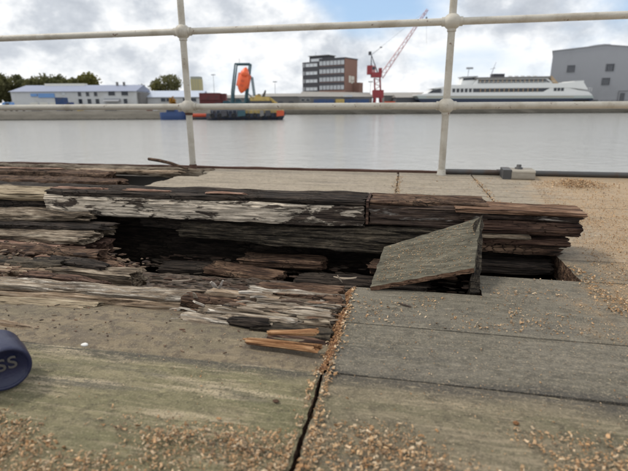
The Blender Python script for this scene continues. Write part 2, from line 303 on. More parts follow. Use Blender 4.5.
class MB:
    def __init__(s): s.v = []; s.f = []; s.sm = []; s.tint = []; s.cur = None
    def add(s, vs, fs, smooth=False):
        k = len(s.v); s.v += [tuple(p) for p in vs]
        for f in fs: s.f.append([i + k for i in f]); s.sm.append(smooth); s.tint.append(s.cur)
        return s
    def box(s, x0, x1, y0, y1, z0, z1):
        return s.add([(x, y, z) for z in (z0, z1) for x, y in ((x0, y0), (x1, y0), (x1, y1), (x0, y1))],
                     [(3, 2, 1, 0), (4, 5, 6, 7), (0, 1, 5, 4), (1, 2, 6, 5), (2, 3, 7, 6), (3, 0, 4, 7)])
    def prism(s, poly, y0, y1):
        """polygon in XZ (counter-clockwise seen from -Y), extruded along Y"""
        n = len(poly)
        return s.add([(x, y0, z) for x, z in poly] + [(x, y1, z) for x, z in poly],
                     [list(range(n)), list(range(2 * n - 1, n - 1, -1))] + [(i, i + n, (i + 1) % n + n, (i + 1) % n) for i in range(n)])
    def tube(s, pts, r, n=10, cap=True):
        pts = [Vector(p) for p in pts]; rs = r if hasattr(r, '__len__') else [r] * len(pts); vs = []; fs = []
        a = None
        for i, p in enumerate(pts):
            d = (pts[min(i + 1, len(pts) - 1)] - pts[max(i - 1, 0)]).normalized()
            if a is None: a = d.orthogonal().normalized()
            a = (a - d * a.dot(d)).normalized(); b = d.cross(a)
            vs += [p + (a * math.cos(2 * math.pi * k / n) + b * math.sin(2 * math.pi * k / n)) * rs[i] for k in range(n)]
        for i in range(len(pts) - 1):
            for k in range(n): fs.append((i * n + k, i * n + (k + 1) % n, (i + 1) * n + (k + 1) % n, (i + 1) * n + k))
        s.add(vs, fs, True)
        if cap:
            e = (len(pts) - 1) * n; s.add([vs[k] for k in range(n)], [list(range(n))[::-1]]); s.add([vs[e + k] for k in range(n)], [list(range(n))])
        return s
    def lathe(s, prof, n=24, mat=None):
        """profile (r, z) turned round Z"""
        vs = []; fs = []
        for r, z in prof: vs += [Vector((r * math.cos(2 * math.pi * k / n), r * math.sin(2 * math.pi * k / n), z)) for k in range(n)]
        for i in range(len(prof) - 1):
            for k in range(n): fs.append((i * n + k, i * n + (k + 1) % n, (i + 1) * n + (k + 1) % n, (i + 1) * n + k))
        if mat: vs = [mat @ v for v in vs]
        return s.add(vs, fs, True)
    def sphere(s, c, r, n=14, m=9, sc=(1, 1, 1)):
        prof = [(max(r * math.sin(math.pi * i / m), 1e-5), -r * math.cos(math.pi * i / m)) for i in range(m + 1)]
        return s.lathe(prof, n, Matrix.Translation(c) @ Matrix.Diagonal((*sc, 1)))
    def mesh(s, name, mat):
        me = bpy.data.meshes.new(name); me.from_pydata(s.v, [], s.f)
        me.polygons.foreach_set('use_smooth', s.sm)
        if mat: me.materials.append(MATS[mat])
        if any(t is not None for t in s.tint):
            at = me.color_attributes.new('tint', 'FLOAT_COLOR', 'CORNER'); arr = []
            for f, t in zip(s.f, s.tint): arr += [*(t or (.3, .3, .3)), 1.0] * len(f)
            at.data.foreach_set('color', arr)
        me.update(); return me
    def build(s, name, mat, parent=None, loc=(0, 0, 0), rot=(0, 0, 0)): return link(name, s.mesh(name, mat), parent, loc, rot)

def nz(x, y, z): return noise.noise(Vector((x, y, z)))
def plank_mesh(name, mat, L, Wd, T, fibre=.003, jag=.0, lump=.0, seed=0, seg=.02, ring=.012, round_=.004, freq=(5, 70), bow=0.0, taper=(0, 0), sag=0.0, crack=0.0, side=1.0, endmat=None):
    """a board from x=0..L, y=0..Wd, z=0..T with split fibres along it, ragged ends and worn arrises"""
    nx = max(6, int(L / seg)); per = []
    def edge(a, b, n):
        for i in range(n): per.append((a[0] + (b[0] - a[0]) * i / n, a[1] + (b[1] - a[1]) * i / n))
    ny = max(4, int(Wd / ring)); nzz = max(3, int(T / ring))
    c = [(0, 0), (Wd, 0), (Wd, T), (0, T)]
    edge(c[0], c[1], ny); edge(c[1], c[2], nzz); edge(c[2], c[3], ny); edge(c[3], c[0], nzz)
    n = len(per); so = seed * 13.7 + 1.3
    vs = []; fs = []
    for i in range(nx + 1):
        t = i / nx
        for k, (y, z) in enumerate(per):
            cy = y - Wd / 2; cz = z - T / 2
            # rounded arris
            dy = Wd / 2 - abs(cy); dz = T / 2 - abs(cz)
            sh = 0.0
            if dy < round_ and dz < round_: sh = round_ * .45
            j0 = jag * (nz(y * 55, z * 55, so) * .7 + nz(y * 190, z * 190, so + 5) * .5 + nz(y * 14, z * 14, so + 8) * .6)
            j1 = jag * (nz(y * 55, z * 55, so + 20) * .7 + nz(y * 190, z * 190, so + 25) * .5 + nz(y * 14, z * 14, so + 28) * .6)
            x = (j0) * (1 - t) + (L + j1) * t
            f = fibre * (nz(x * freq[0] + so, y * freq[1], z * freq[1]) + .6 * nz(x * freq[0] * 2.5 + so, y * freq[1] * 2.4, z * freq[1] * 2.4 + 4))
            f += lump * nz(x * 3.5 + so, y * 9, z * 9 + so) + lump * .6 * nz(x * 11 + so, y * 22, z * 22 + so)
            if crack:
                cn = abs(nz(x * 2.2 + so * 2, y * 46, z * 46 + 9)); f -= crack * max(0.0, 1 - cn / .14) * (.4 + abs(nz(x * 5, y * 10, so + 3)) * 1.6)
            # direction out of the section
            oy = (1 if cy > 0 else -1) if dy < 1e-6 else 0; oz = (1 if cz > 0 else -1) if dz < 1e-6 else 0
            tp = 1 - taper[0] * (1 - t) - taper[1] * t
            vs.append((x, Wd / 2 + cy * tp + oy * (f * side - sh) + bow * math.sin(math.pi * t), T / 2 + cz * tp + oz * (f - sh) + sag * math.sin(math.pi * t)))
    for i in range(nx):
        for k in range(n): fs.append((i * n + k, i * n + (k + 1) % n, (i + 1) * n + (k + 1) % n, (i + 1) * n + k)[::-1])
    nbody = len(fs)
    for e, base in ((0, 0), (1, nx * n)):
        ct = len(vs); mx = sum(vs[base + k][0] for k in range(n)) / n
        # two inner rings of ragged end grain
        rings = [[base + k for k in range(n)]]
        for q in (.7, .4):
            r = []
            for k in range(n):
                y, z = per[k]; yy = Wd / 2 + (y - Wd / 2) * q; zz = T / 2 + (z - T / 2) * q
                jx = jag * (nz(yy * 55, zz * 55, so + 20 * e) * .7 + nz(yy * 190, zz * 190, so + 20 * e + 5) * .5 + nz(yy * 14, zz * 14, so + 20 * e + 8) * .6)
                bz = vs[base + k]; cx = (0, Wd / 2, T / 2)
                tp = 1 - taper[e]
                r.append(len(vs)); vs.append(((L if e else 0) + jx, Wd / 2 + (yy - Wd / 2) * tp, T / 2 + (zz - T / 2) * tp))
            rings.append(r)
        cidx = len(vs); vs.append(((L if e else 0) + jag * nz(Wd * 27, T * 27, so + 20 * e), Wd / 2, T / 2))
        for a, b in zip(rings, rings[1:]):
            for k in range(n):
                q = (a[k], a[(k + 1) % n], b[(k + 1) % n], b[k]); fs.append(q if e == 0 else q[::-1])
        for k in range(n):
            q = (rings[-1][k], rings[-1][(k + 1) % n], cidx); fs.append(q if e == 0 else q[::-1])
    me = bpy.data.meshes.new(name); me.from_pydata(vs, [], fs); me.materials.append(MATS[mat])
    if endmat:
        me.materials.append(MATS[endmat]); me.polygons.foreach_set('material_index', [0] * nbody + [1] * (len(fs) - nbody))
    me.update(); return me
def board(name, mat, x0, x1, y0, y1, z0, z1, parent=None, rot=(0, 0, 0), **kw):
    return link(name, plank_mesh(name, mat, x1 - x0, y1 - y0, z1 - z0, **kw), parent, (x0, y0, z0), rot)

def shard(mb, p, L, wd, th, rot, tint, seg=4, taper=.35, bend=.06, rng=random):
    """one splinter: a tapering, slightly bent sliver"""
    vs = []; fs = []; b1 = rng.uniform(-bend, bend) * L; b2 = rng.uniform(-bend, bend) * L
    s0, s1 = rng.uniform(taper, 1), rng.uniform(taper * .3, .8)
    for i in range(seg + 1):
        t = i / seg; k = (s0 + (1 - s0) * min(1, t * 3)) * (1 + (s1 - 1) * max(0, (t - .5) * 2)); j = rng.uniform(.8, 1.15)
        oy = b1 * math.sin(math.pi * t); oz = b2 * math.sin(math.pi * t); x = (t - .5) * L
        for (y, z) in ((-.5, -.5), (.5, -.4), (.42, .5), (-.36, .42)): vs.append(Vector((x + rng.uniform(-.03, .03) * L, y * wd * k * j + oy, z * th * k * j + oz)))
    for i in range(seg):
        for k in range(4): fs.append((i * 4 + k, (i + 1) * 4 + k, (i + 1) * 4 + (k + 1) % 4, i * 4 + (k + 1) % 4)[::-1])
    fs += [(0, 1, 2, 3)[::-1], tuple(seg * 4 + k for k in range(4))]
    m = Matrix.Translation(p) @ Euler(rot).to_matrix().to_4x4()
    mb.cur = tint; mb.add([m @ v for v in vs], fs)

# ================================================================== THE SETTING
# water
mb = MB(); mb.add([(-900, 1.5, 0), (900, 1.5, 0), (900, 900, 0), (-900, 900, 0)], [(0, 1, 2, 3)])
tag(mb.build('water', 'harbour_water', None, (0, 0, -2.95)), kind='structure')
# the quay's bed of rotten rubble under the boards, a real pit floor closed by the quay wall
nx, ny = 130, 70; vs = []; fs = []
X0, X1, Y0, Y1 = -4.6, 3.4, -1.0, 3.53
for j in range(ny + 1):
    for i in range(nx + 1):
        x = X0 + (X1 - X0) * i / nx; y = Y0 + (Y1 - Y0) * j / ny
        z = -.24 + .05 * nz(x * 3, y * 3, .3) + .03 * nz(x * 11, y * 11, 2)
        vs.append((x, y, z))
for j in range(ny):
    for i in range(nx): a = j * (nx + 1) + i; fs.append((a, a + 1, a + nx + 2, a + nx + 1))
mb = MB(); mb.add(vs, fs, True); tag(mb.build('rubble_ground', 'rubble_earth'), kind='structure')
mb = MB(); mb.box(-60, 60, 3.50, 3.60, -4.0, -.075); tag(mb.build('quay_wall', 'concrete_far'), 'concrete face of the near quay below the deck edge', kind='structure')
tag(MB().box(-60, -4.6, -8, 3.499, -.9, -.01).build('quay_apron', 'pale_deck'), kind='structure')
tag(MB().box(3.4, 60, -8, 3.499, -.9, -.01).build('quay_apron', 'pale_deck'), kind='structure')
tag(MB().box(-4.6, 3.4, -8, -1.0, -.9, -.01).build('quay_apron', 'pale_deck'), kind='structure')

# deck of boards; rows run along the quay
deck = link('deck', None); deck['kind'] = 'structure'
T = .075; pk = [0]
def dplank(mat, x0, x1, y0, y1, top=0.0, jag=.002, lump=.0, parent=deck, **kw):
    pk[0] += 1; g = .0006
    top += random.uniform(-.0012, .0012)
    a = dict(fibre=.0007, jag=jag, lump=lump, seed=pk[0], seg=.035, ring=.03, round_=.002, freq=(4, 45), side=.15, endmat='rotten_brown'); a.update(kw)
    return board('plank', mat, x0 + g, x1 - g, y0 + g, y1 - g, top - T, top, parent, **a)
CUT = -.137
for y0, y1 in ((-1.0, -.72), (-.72, -.46), (-.46, -.2), (-.2, .08), (.08, .36)):      # at the photographer's feet
    dplank('brown_deck', -3, CUT - .004, y0, y1); dplank('brown_deck', CUT + .004, 3.3, y0, y1)
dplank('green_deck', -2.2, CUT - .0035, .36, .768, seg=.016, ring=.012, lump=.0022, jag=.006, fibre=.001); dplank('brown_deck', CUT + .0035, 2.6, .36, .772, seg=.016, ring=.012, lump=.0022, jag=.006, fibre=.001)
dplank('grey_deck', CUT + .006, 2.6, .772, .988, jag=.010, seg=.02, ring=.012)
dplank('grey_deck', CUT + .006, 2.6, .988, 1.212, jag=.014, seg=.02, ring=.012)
dplank('grey_deck', .222, .80, 1.212, 1.374, jag=.006, seg=.02, ring=.012); dplank('grey_deck', .80, 2.6, 1.212, 1.374)
for y0, y1 in ((1.374, 1.575), (1.575, 1.79)):
    dplank('pale_deck' if y0 > 1.5 else 'grey_deck', .52, 1.35, y0, y1, jag=.006); dplank('pale_deck', 1.35, 2.9, y0, y1)
rows = [1.79 + .2175 * i for i in range(9)]
for i, (y0, y1) in enumerate(zip(rows, rows[1:])):
    xl = -1.66 + random.uniform(-.05, .08) + (.10 if y0 > 3 else 0)
    for x0, x1 in ((xl, -.045), (-.045, .472), (.472, 1.75), (1.75, 3.3)):
        dplank('pale_deck', x0 + .003, x1 - .003, y0, y1, jag=.02 if x0 == xl else .003, seg=.05)
# left-hand sound boards beyond the frame, behind the rotten bay
for y0, y1 in ((.765, .98), (.98, 1.2), (1.2, 1.41), (1.41, 1.6)): dplank('pale_deck', -4.5, -2.25, y0, y1, jag=.03)

# worn floor of the rotten bay, left of the saw cut: a sloping, scoured board surface
def floor_z(x, y):
    s = min(1, max(0, (y - .80) / .35))
    return -.008 - .05 * s * s + .006 * nz(x * 5, y * 26, .5) + .003 * nz(x * 16, y * 70, 3) - .10 * max(0, y - 1.22)
vs = []; fs = []; nx, ny = 150, 60
for j in range(ny + 1):
    for i in range(nx + 1):
        x = -2.25 + (CUT - .002 + 2.25) * i / nx; y = .770 + (1.40 - .770) * j / ny; vs.append((x, y, floor_z(x, y)))
for j in range(ny):
    for i in range(nx): a = j * (nx + 1) + i; fs.append((a, a + 1, a + nx + 2, a + nx + 1))
nt, b = newmat('scoured_floor'); co = objco(nt)
sp = nt.new('ShaderNodeSeparateXYZ'); nt.put(sp.inputs[0], co)
a = nt.noise(co, 5, 6, .62, .4, sc=(.6, 1.5, 1)); g = nt.noise(co, 1, 6, .65, .4, sc=(6, 55, 20)); m = nt.noise(co, 50, 5, .7)
c = nt.mix(nt.step(a, .35, .65), (.135, .112, .07), (.19, .148, .092)); c = nt.mix(nt.math('MULTIPLY', nt.step(g, .5, .7), .6), c, (.28, .22, .14)); c = nt.mix(nt.math('MULTIPLY', nt.step(m, .46, .62), .75), c, (.075, .058, .042)); c = nt.mix(nt.math('MULTIPLY', nt.step(nt.noise(co, 1, 6, .65, .4, sc=(5, 16, 8)), .50, .62), .7), c, (.10, .08, .058)); c = nt.mix(nt.math('MULTIPLY', nt.step(nt.noise(co, 300, 4, .7), .55, .68), .5), c, (.45, .37, .27))
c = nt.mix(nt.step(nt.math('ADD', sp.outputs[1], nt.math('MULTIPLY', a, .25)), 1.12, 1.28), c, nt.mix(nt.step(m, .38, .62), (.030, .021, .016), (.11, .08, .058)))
nt.put(b.inputs['Base Color'], c); b.inputs['Roughness'].default_value = .85
nt.put(b.inputs['Normal'], nt.bump(nt.math('ADD', g, nt.math('MULTIPLY', m, .8)), .8, .004))
mb = MB(); mb.add(vs, fs, True); tag(mb.build('rotten_floor', 'scoured_floor'), kind='structure')

# ================================================================== RAILING AND QUAY EDGE
VR = 3.46
rail = thing('guard_railing', 'cream painted tubular guard railing with ball joints along the quay edge', 'railing', (-1.69, VR, 0))
def post(x):
    mb = MB(); mb.tube([(x, 0, .0), (x, 0, .3), (x, 0, 1.35)], .0245, 20); p = mb.build('post', 'rail_paint', rail)
    for z in (.487, 1.03):
        MB().sphere((x, 0, z), .058, 24, 14, (1, .95, .92)).build('ball_joint', 'rail_paint', p)
        for sd in (-1, 1): MB().tube([(x + sd * .045, 0, z), (x + sd * .068, 0, z)], .030, 18).build('socket', 'rail_paint', p)
        MB().tube([(x, 0, z - .062), (x, 0, z - .042)], .030, 18).build('collar', 'rust' if z < .6 and x < 1 else 'rail_paint', p)
    MB().lathe([(.034, -.03), (.034, .006), (.031, .010), (.030, .035), (.026, .04)], 20, Matrix.Translation((x, 0, 0))).build('foot', 'rust' if x < 1 else 'rail_paint', p)
for u in (-3.72 + 1.69, 0.0, .262 + 1.69, 2.2 + 1.69): post(u)
for z in (.487, 1.03): MB().tube([(-4.5, 0, z), (0, 0, z + .001), (1.95, 0, z), (5.5, 0, z)], .0235, 20).build('rail', 'rail_paint', rail)

e = thing('edge_strip', 'rusty dark steel strip along the brink of the deck at the left', 'edging', (-4.6, 3.532, -.07))
link('strip', plank_mesh('strip', 'rust', 4.9, .035, .085, fibre=.002, lump=.004, seed=91, seg=.04, ring=.01), e)
e = thing('edge_pipe', 'dark grey pipe lying along the deck edge behind the timber block', 'pipe', (.3, 3.50, .018))
MB().tube([(-.02, 0, 0), (.02, 0, .002), (2.9, 0, .004)], .019, 18).build('pipe', 'dark_steel', e)
for x in (.35, 1.5): MB().tube([(x, 0, .003), (x + .03, 0, .003)], .022, 18).build('collar', 'dark_steel', e)
t = thing('timber_block', 'squat weathered timber block with a bolt on top, on the deck edge', 'block', (.715, 3.31, 0), R(-3))
link('block', plank_mesh('block', 'block_wood', .150, .17, .062, fibre=.0015, jag=.006, seed=44, seg=.012, ring=.01, round_=.008), t)
t2 = MB(); t2.box(-.055, -.001, .004, .16, .0, .064); t2.build('dark_side_face', 'dark_steel', t)  # separate dark box added as the block's dark left side face
MB().lathe([(.0001, .03), (.016, .03), (.016, .012), (.026, .012), (.026, 0)][::-1], 6, Matrix.Translation((.055, .09, .062))).build('bolt', 'dark_steel', t)

# ================================================================== LIFTED BEAM AND BROKEN BOARDS
def one(name, mat, x0, x1, y0, y1, z0, z1, label, cat, rot=(0, 0, 0), group=None, **kw):
    return tag(board(name, mat, x0, x1, y0, y1, z0, z1, None, rot, **kw), label, cat, group)
def lump_plank(seed, **kw):
    d = dict(fibre=.0035, jag=.03, lump=.006, seed=seed, seg=.010, ring=.0045, round_=.005, freq=(5, 110), crack=.006); d.update(kw)
    if d['ring'] > .01: d['crack'] = 0
    return d

# the long lifted plank with flaking paint
b1 = thing('lifted_plank', 'long lifted plank with flaking white paint on its front edge', 'plank', (-1.44, 1.585, .074))
link('timber', plank_mesh('timber', 'white_flaked', 1.305, .17, .078, **lump_plank(1, jag=.012, lump=.006, ring=.004, fibre=.003, crack=.004)), b1)
cr = link('top_crust', plank_mesh('top_crust', 'rotten_dark', 1.30, .16, .022, **lump_plank(2, jag=.02, lump=.005, fibre=.003)), b1, (.004, .004, .076))
b2 = thing('lifted_plank', 'dark brown lifted plank right of the flaking white one, behind the tilted board', 'plank', (-.118, 1.585, .085))
link('timber', plank_mesh('timber', 'half_flaked', .40, .17, .075, **lump_plank(3, jag=.008, ring=.004)), b2)
link('top_crust', plank_mesh('top_crust', 'rotten_brown', .395, .16, .016, **lump_plank(4, jag=.012, lump=.003)), b2, (.002, .004, .072))
mb = MB(); mb.box(-.0045, .0045, .0, .16, .004, .088); mb.build('joint_strip', 'red_timber', b2, (-.006, -.003, 0))
one('added_light_blocker', 'rotten_dark', -2.1, .51, 1.764, 1.786, -.20, .082, 'dark board on edge, added to block light at the back of the cavity', 'plank', **lump_plank(90, seg=.03, ring=.02))  # added board that stops light from behind, keeping the cavity dark
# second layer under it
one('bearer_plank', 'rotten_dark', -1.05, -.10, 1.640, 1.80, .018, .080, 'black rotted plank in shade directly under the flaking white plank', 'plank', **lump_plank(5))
one('bearer_plank', 'rotten_dusty', -.86, .16, 1.560, 1.70, -.020, .084, 'dusty grey brown rotted plank under the joint of the lifted planks', 'plank', rot=(R(-12), 0, 0), **lump_plank(6, lump=.012, taper=(.5, 0), fibre=.005))
# right-hand stack
one('top_strip', 'fresh_red', .175, .578, 1.560, 1.70, .148, .166, 'freshly split reddish plank on top of the broken stack', 'plank', rot=(0, R(.6), 0), **lump_plank(7, jag=.012, lump=.002, fibre=.003))
one('crumbling_layer', 'half_flaked', .20, .566, 1.575, 1.72, .122, .145, 'crumbling grey layer under the red top plank of the stack', 'plank', **lump_plank(8, lump=.007))
one('stack_plank', 'red_timber', .205, .572, 1.562, 1.73, .080, .122, 'thick dark red plank in the middle of the broken stack', 'plank', **lump_plank(9, jag=.008, lump=.003, round_=.012))
one('stack_plank', 'rotten_grey', .20, .415, 1.556, 1.72, .063, .080, 'thin pale plank end low in the broken stack', 'plank', **lump_plank(10, jag=.006, lump=.002))
one('stack_plank', 'red_timber', .22, .548, 1.580, 1.74, .036, .064, 'ragged brown plank low in the broken stack', 'plank', **lump_plank(11, jag=.03, lump=.006))
one('stack_plank', 'rotten_brown', .16, .518, 1.585, 1.74, .004, .036, 'ragged lowest plank of the broken stack, level with the deck', 'plank', **lump_plank(12, jag=.04, lump=.006))
one('stack_plank', 'rotten_dark', .0, .50, 1.56, 1.74, -.060, -.022, 'blackened plank down in the hole below the broken stack', 'plank', **lump_plank(13, jag=.04, lump=.008))

# tilted broken board and the upright slab at its end
def slab(name, mat, tl, tr, br, bl, th, seed, n=26, m=14, rough=.0007, jag=.004):
    """a thin board through four corners (top face), thickness th below it"""
    A = [Vector(p) for p in (bl, br, tr, tl)]; nrm = (A[1] - A[0]).cross(A[3] - A[0]).normalized(); o = A[0].copy()
    vs = []; fs = []
    for lay in (0, 1):
        for j in range(m + 1):
            for i in range(n + 1):
                s, t = i / n, j / m
                p = A[0] * (1 - s) * (1 - t) + A[1] * s * (1 - t) + A[2] * s * t + A[3] * (1 - s) * t
                if i in (0, n): p += (A[1] - A[0]).normalized() * jag * 1.6 * nz(t * 9, lay * 2, seed)
                if j in (0, m): p += (A[3] - A[0]).normalized() * jag * nz(s * 12, lay * 2, seed + 3)
                p -= nrm * (th * lay) - nrm * rough * nz(s * 6, t * 26, seed + lay)
                vs.append(p - o)
    K = (n + 1) * (m + 1)
    for j in range(m):
        for i in range(n):
            a = j * (n + 1) + i; fs.append((a, a + 1, a + n + 2, a + n + 1)); fs.append((K + a, K + a + n + 1, K + a + n + 2, K + a + 1))
    top = len(fs)
    for i in range(n):
        fs.append((i, K + i, K + i + 1, i + 1)); q = m * (n + 1) + i; fs.append((q, q + 1, K + q + 1, K + q))
    for j in range(m):
        a = j * (n + 1); fs.append((a, a + n + 1, K + a + n + 1, K + a)); a += n; fs.append((a, K + a, K + a + n + 1, a + n + 1))
    me = bpy.data.meshes.new(name); me.from_pydata(vs, [], fs); me.materials.append(MATS[mat]); me.update(); return me, o, top
me, o, top = slab('tilted_board', 'board_grey', P(384, 247, .06), P(481, 217, .155), P(474, 268, .07), P(370, 287, .012), .014, 3)
me.materials.append(MATS['fresh_red']); me.materials.append(MATS['rotten_brown'])
for i, p in enumerate(me.polygons):
    if i >= top and i < top + 52: p.material_index = 1 if (i - top) % 2 == 0 else 0
    elif i < top and i % 2 == 1: p.material_index = 2
tag(link('tilted_board', me, None, o), 'broken grey board tilted up out of the hole, dusted with sawdust, orange split edge', 'board')
me, o, top = slab('upright_slab', 'rotten_dusty', P(474.5, 222, .15), P(483.5, 214, .16), P(480, 292, .004), P(470.5, 293, .002), .03, 8, n=8, m=30, rough=.004, jag=.008)
tag(link('upright_slab', me, None, o), 'narrow weathered slab standing upright at the right end of the tilted board', 'board')

# planks lying in the dark under the lifted plank
for k, (x0, x1, y, z, rz, m, lab) in enumerate([
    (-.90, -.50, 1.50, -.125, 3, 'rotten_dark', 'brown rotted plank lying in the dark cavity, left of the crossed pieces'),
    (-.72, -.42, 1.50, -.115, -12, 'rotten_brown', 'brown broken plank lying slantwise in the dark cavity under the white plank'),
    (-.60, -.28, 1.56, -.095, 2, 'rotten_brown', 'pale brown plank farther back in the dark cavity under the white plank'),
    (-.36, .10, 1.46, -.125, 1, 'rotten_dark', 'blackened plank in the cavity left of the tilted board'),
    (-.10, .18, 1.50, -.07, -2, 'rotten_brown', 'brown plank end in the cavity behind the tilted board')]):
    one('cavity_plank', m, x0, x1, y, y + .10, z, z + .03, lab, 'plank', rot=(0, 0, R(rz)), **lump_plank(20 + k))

# stepped layers of rotten planking at the left
LFT = [ # name mat x0 x1 y0 y1 z0 z1 rot label kw
 ('layered_plank', 'sand_wood', -2.15, -1.445, 1.61, 1.78, .118, .150, 'sandy weathered plank level with and left of the flaking white plank', dict(jag=.01, lump=.003)),
 ('layered_plank', 'rotten_dark', -2.1, -1.30, 1.62, 1.80, .070, .112, 'black rotted plank under the sandy plank at the left edge', dict(jag=.05, lump=.008)),
 ('layered_plank', 'rotten_grey', -2.0, -1.24, 1.45, 1.68, .058, .095, 'grey fibrous plank with tapering end, second step down at the left', dict(jag=.09, lump=.010, taper=(0, .55))),
 ('layered_plank', 'rotten_dark', -1.95, -1.115, 1.415, 1.60, .040, .068, 'dark thin plank tapering to the right at the mouth of the cavity', dict(jag=.06, lump=.006, taper=(0, .5))),
 ('layered_plank', 'rotten_grey', -1.95, -1.12, 1.365, 1.55, .022, .046, 'pale grey fibrous plank above the tan plank end at the left', dict(jag=.06, lump=.008)),
 ('layered_plank', 'pink_wood', -1.95, -1.195, 1.325, 1.50, -.040, .024, 'tan reddish plank with its broken end facing the cavity', dict(jag=.018, lump=.005)),
 ('layered_plank', 'red_timber', -1.30, -1.09, 1.350, 1.50, -.075, .012, 'dark red block of rotted plank beside the tan plank end', dict(jag=.03, lump=.008)),
]
for k, (n_, m, x0, x1, y0, y1, z0, z1, lab, kw) in enumerate(LFT): one(n_, m, x0, x1, y0, y1, z0, z1, lab, 'plank', **lump_plank(40 + k, **kw))
one('rotten_plank', 'rotten_grey', -1.12, -.80, 1.175, 1.25, -.045, .004, 'short grey brown rotted plank end behind the white topped plank', 'plank', rot=(0, 0, R(-3)), **lump_plank(50, lump=.008, jag=.03))
one('rotten_plank', 'rotten_brown', -1.6, -.93, 1.20, 1.30, -.055, -.010, 'brown crumbling plank in the middle of the left pile', 'plank', rot=(0, 0, R(2)), **lump_plank(51, lump=.014, jag=.05))
# white-topped plank in front
t = thing('rotten_plank', 'long rotted plank with splintered white top, in front of the cavity', 'plank', (-1.5, 1.002, -.045), R(2.0))
link('lower_half', plank_mesh('lower_half', 'tan_fibre', .95, .075, .034, **lump_plank(52, lump=.006, jag=.02)), t)
link('split_top', plank_mesh('split_top', 'white_fibre', .955, .062, .017, **lump_plank(53, lump=.008, jag=.05, fibre=.006, ring=.005)), t, (-.01, .014, .031))
one('rotten_plank', 'sand_wood', -1.5, -.80, .955, 1.00, -.045, -.020, 'low sandy plank along the foot of the white topped plank', 'plank', rot=(0, 0, R(2)), **lump_plank(54, lump=.006, jag=.06))
one('rotten_plank', 'tan_fibre', -1.6, -.86, .86, .905, -.022, .002, 'thin tan split plank flat on the scoured floor at the left edge', 'plank', rot=(0, 0, R(-3.5)), **lump_plank(55, lump=.004, jag=.08, taper=(0, .5)))
one('rotten_plank', 'white_fibre', -1.5, -.77, .835, .875, -.022, -.006, 'flat bleached sliver of plank on the scoured floor at the left edge', 'plank', rot=(0, 0, R(1)), **lump_plank(56, lump=.004, jag=.10, taper=(0, .6)))

for k, (x0, x1, y, wd, z0, z1, m, rz, lab) in enumerate([
    (-1.7, -1.00, 1.28, .06, -.04, .018, 'rotten_brown', 1, 'crumbling brown plank at the top of the left pile'), (-1.6, -1.08, 1.225, .05, -.04, .006, 'rotten_dusty', -3, 'dusty brown split plank in the left pile, under the crumbling top one'),
    (-1.2, -.93, 1.24, .045, -.04, .010, 'rotten_dark', -8, 'dark splintered plank end pointing into the cavity from the left pile'), (-1.6, -1.02, 1.16, .045, -.045, -.004, 'tan_fibre', 2, 'tan split plank low in the left pile behind the white topped plank'),
    (-1.15, -.88, 1.14, .03, -.045, -.010, 'red_timber', -2, 'thin dark red split plank behind the white topped plank')]):
    one('rotten_plank', m, x0, x1, y, y + wd, z0, z1, lab, 'plank', rot=(R(6), 0, R(rz)), **lump_plank(140 + k, seg=.01, ring=.005, fibre=.006, lump=.014, jag=.05))
# rotten heap left of the saw cut: narrow split lengths
HEAP = [(-.535, -.30, .955, .03, -.045, -.012, 'white_fibre', -3), (-.50, -.165, .985, .035, -.04, -.004, 'rotten_grey', -2), (-.43, -.155, 1.02, .03, -.035, .006, 'white_fibre', -2.5),
        (-.56, -.22, 1.035, .04, -.045, .004, 'rotten_brown', -1), (-.46, -.15, 1.065, .035, -.03, .010, 'rotten_grey', -1.5), (-.41, -.145, 1.105, .04, -.045, .010, 'white_fibre', -2),
        (-.40, -.15, 1.15, .05, -.07, .0, 'rotten_brown', 1), (-.33, -.15, .925, .04, -.04, -.004, 'rotten_dusty', -3), (-.39, -.30, .945, .025, -.03, .002, 'rotten_dark', -2),
        (-.47, -.24, .972, .022, -.03, .004, 'white_fibre', -3), (-.36, -.15, 1.045, .022, -.02, .016, 'white_fibre', -1), (-.52, -.30, 1.075, .025, -.03, .010, 'tan_fibre', -3), (-.33, -.15, 1.085, .022, -.02, .017, 'rotten_brown', -2), (-.50, -.40, .965, .02, -.03, -.004, 'rotten_dark', -4), (-.42, -.17, 1.20, .05, -.085, -.03, 'rotten_dark', 2), (-.30, -.15, .90, .03, -.035, -.010, 'red_timber', -4)]
HL = ['bleached split length at the front left of the rotten heap', 'grey split length across the front of the rotten heap', 'bleached split length across the middle of the heap', 'brown split length at the left of the rotten heap',
      'grey split length along the crest of the rotten heap', 'bleached split length along the back crest of the heap', 'brown split length at the back of the rotten heap', 'dusty split length beside the orange saw cut edge',
      'black charred lump at the front of the rotten heap', 'bleached thin split length second from the front of the heap', 'bleached thin split length high on the right of the heap', 'tan split length at the left shoulder of the rotten heap', 'brown thin split length along the right crest of the heap', 'black split length under the front left of the heap', 'black plank sunk behind the rotten heap', 'dark red split length beside the orange splinters']
for k, ((x0, x1, y, wd, z0, z1, m, rz), lab) in enumerate(zip(HEAP, HL)):
    one('split_wood', m, x0, x1, y, y + wd, z0, z1, lab, 'rotten wood', rot=(0, 0, R(rz)), **lump_plank(60 + k, seg=.008, ring=.005, fibre=.005, lump=.009, jag=.03))

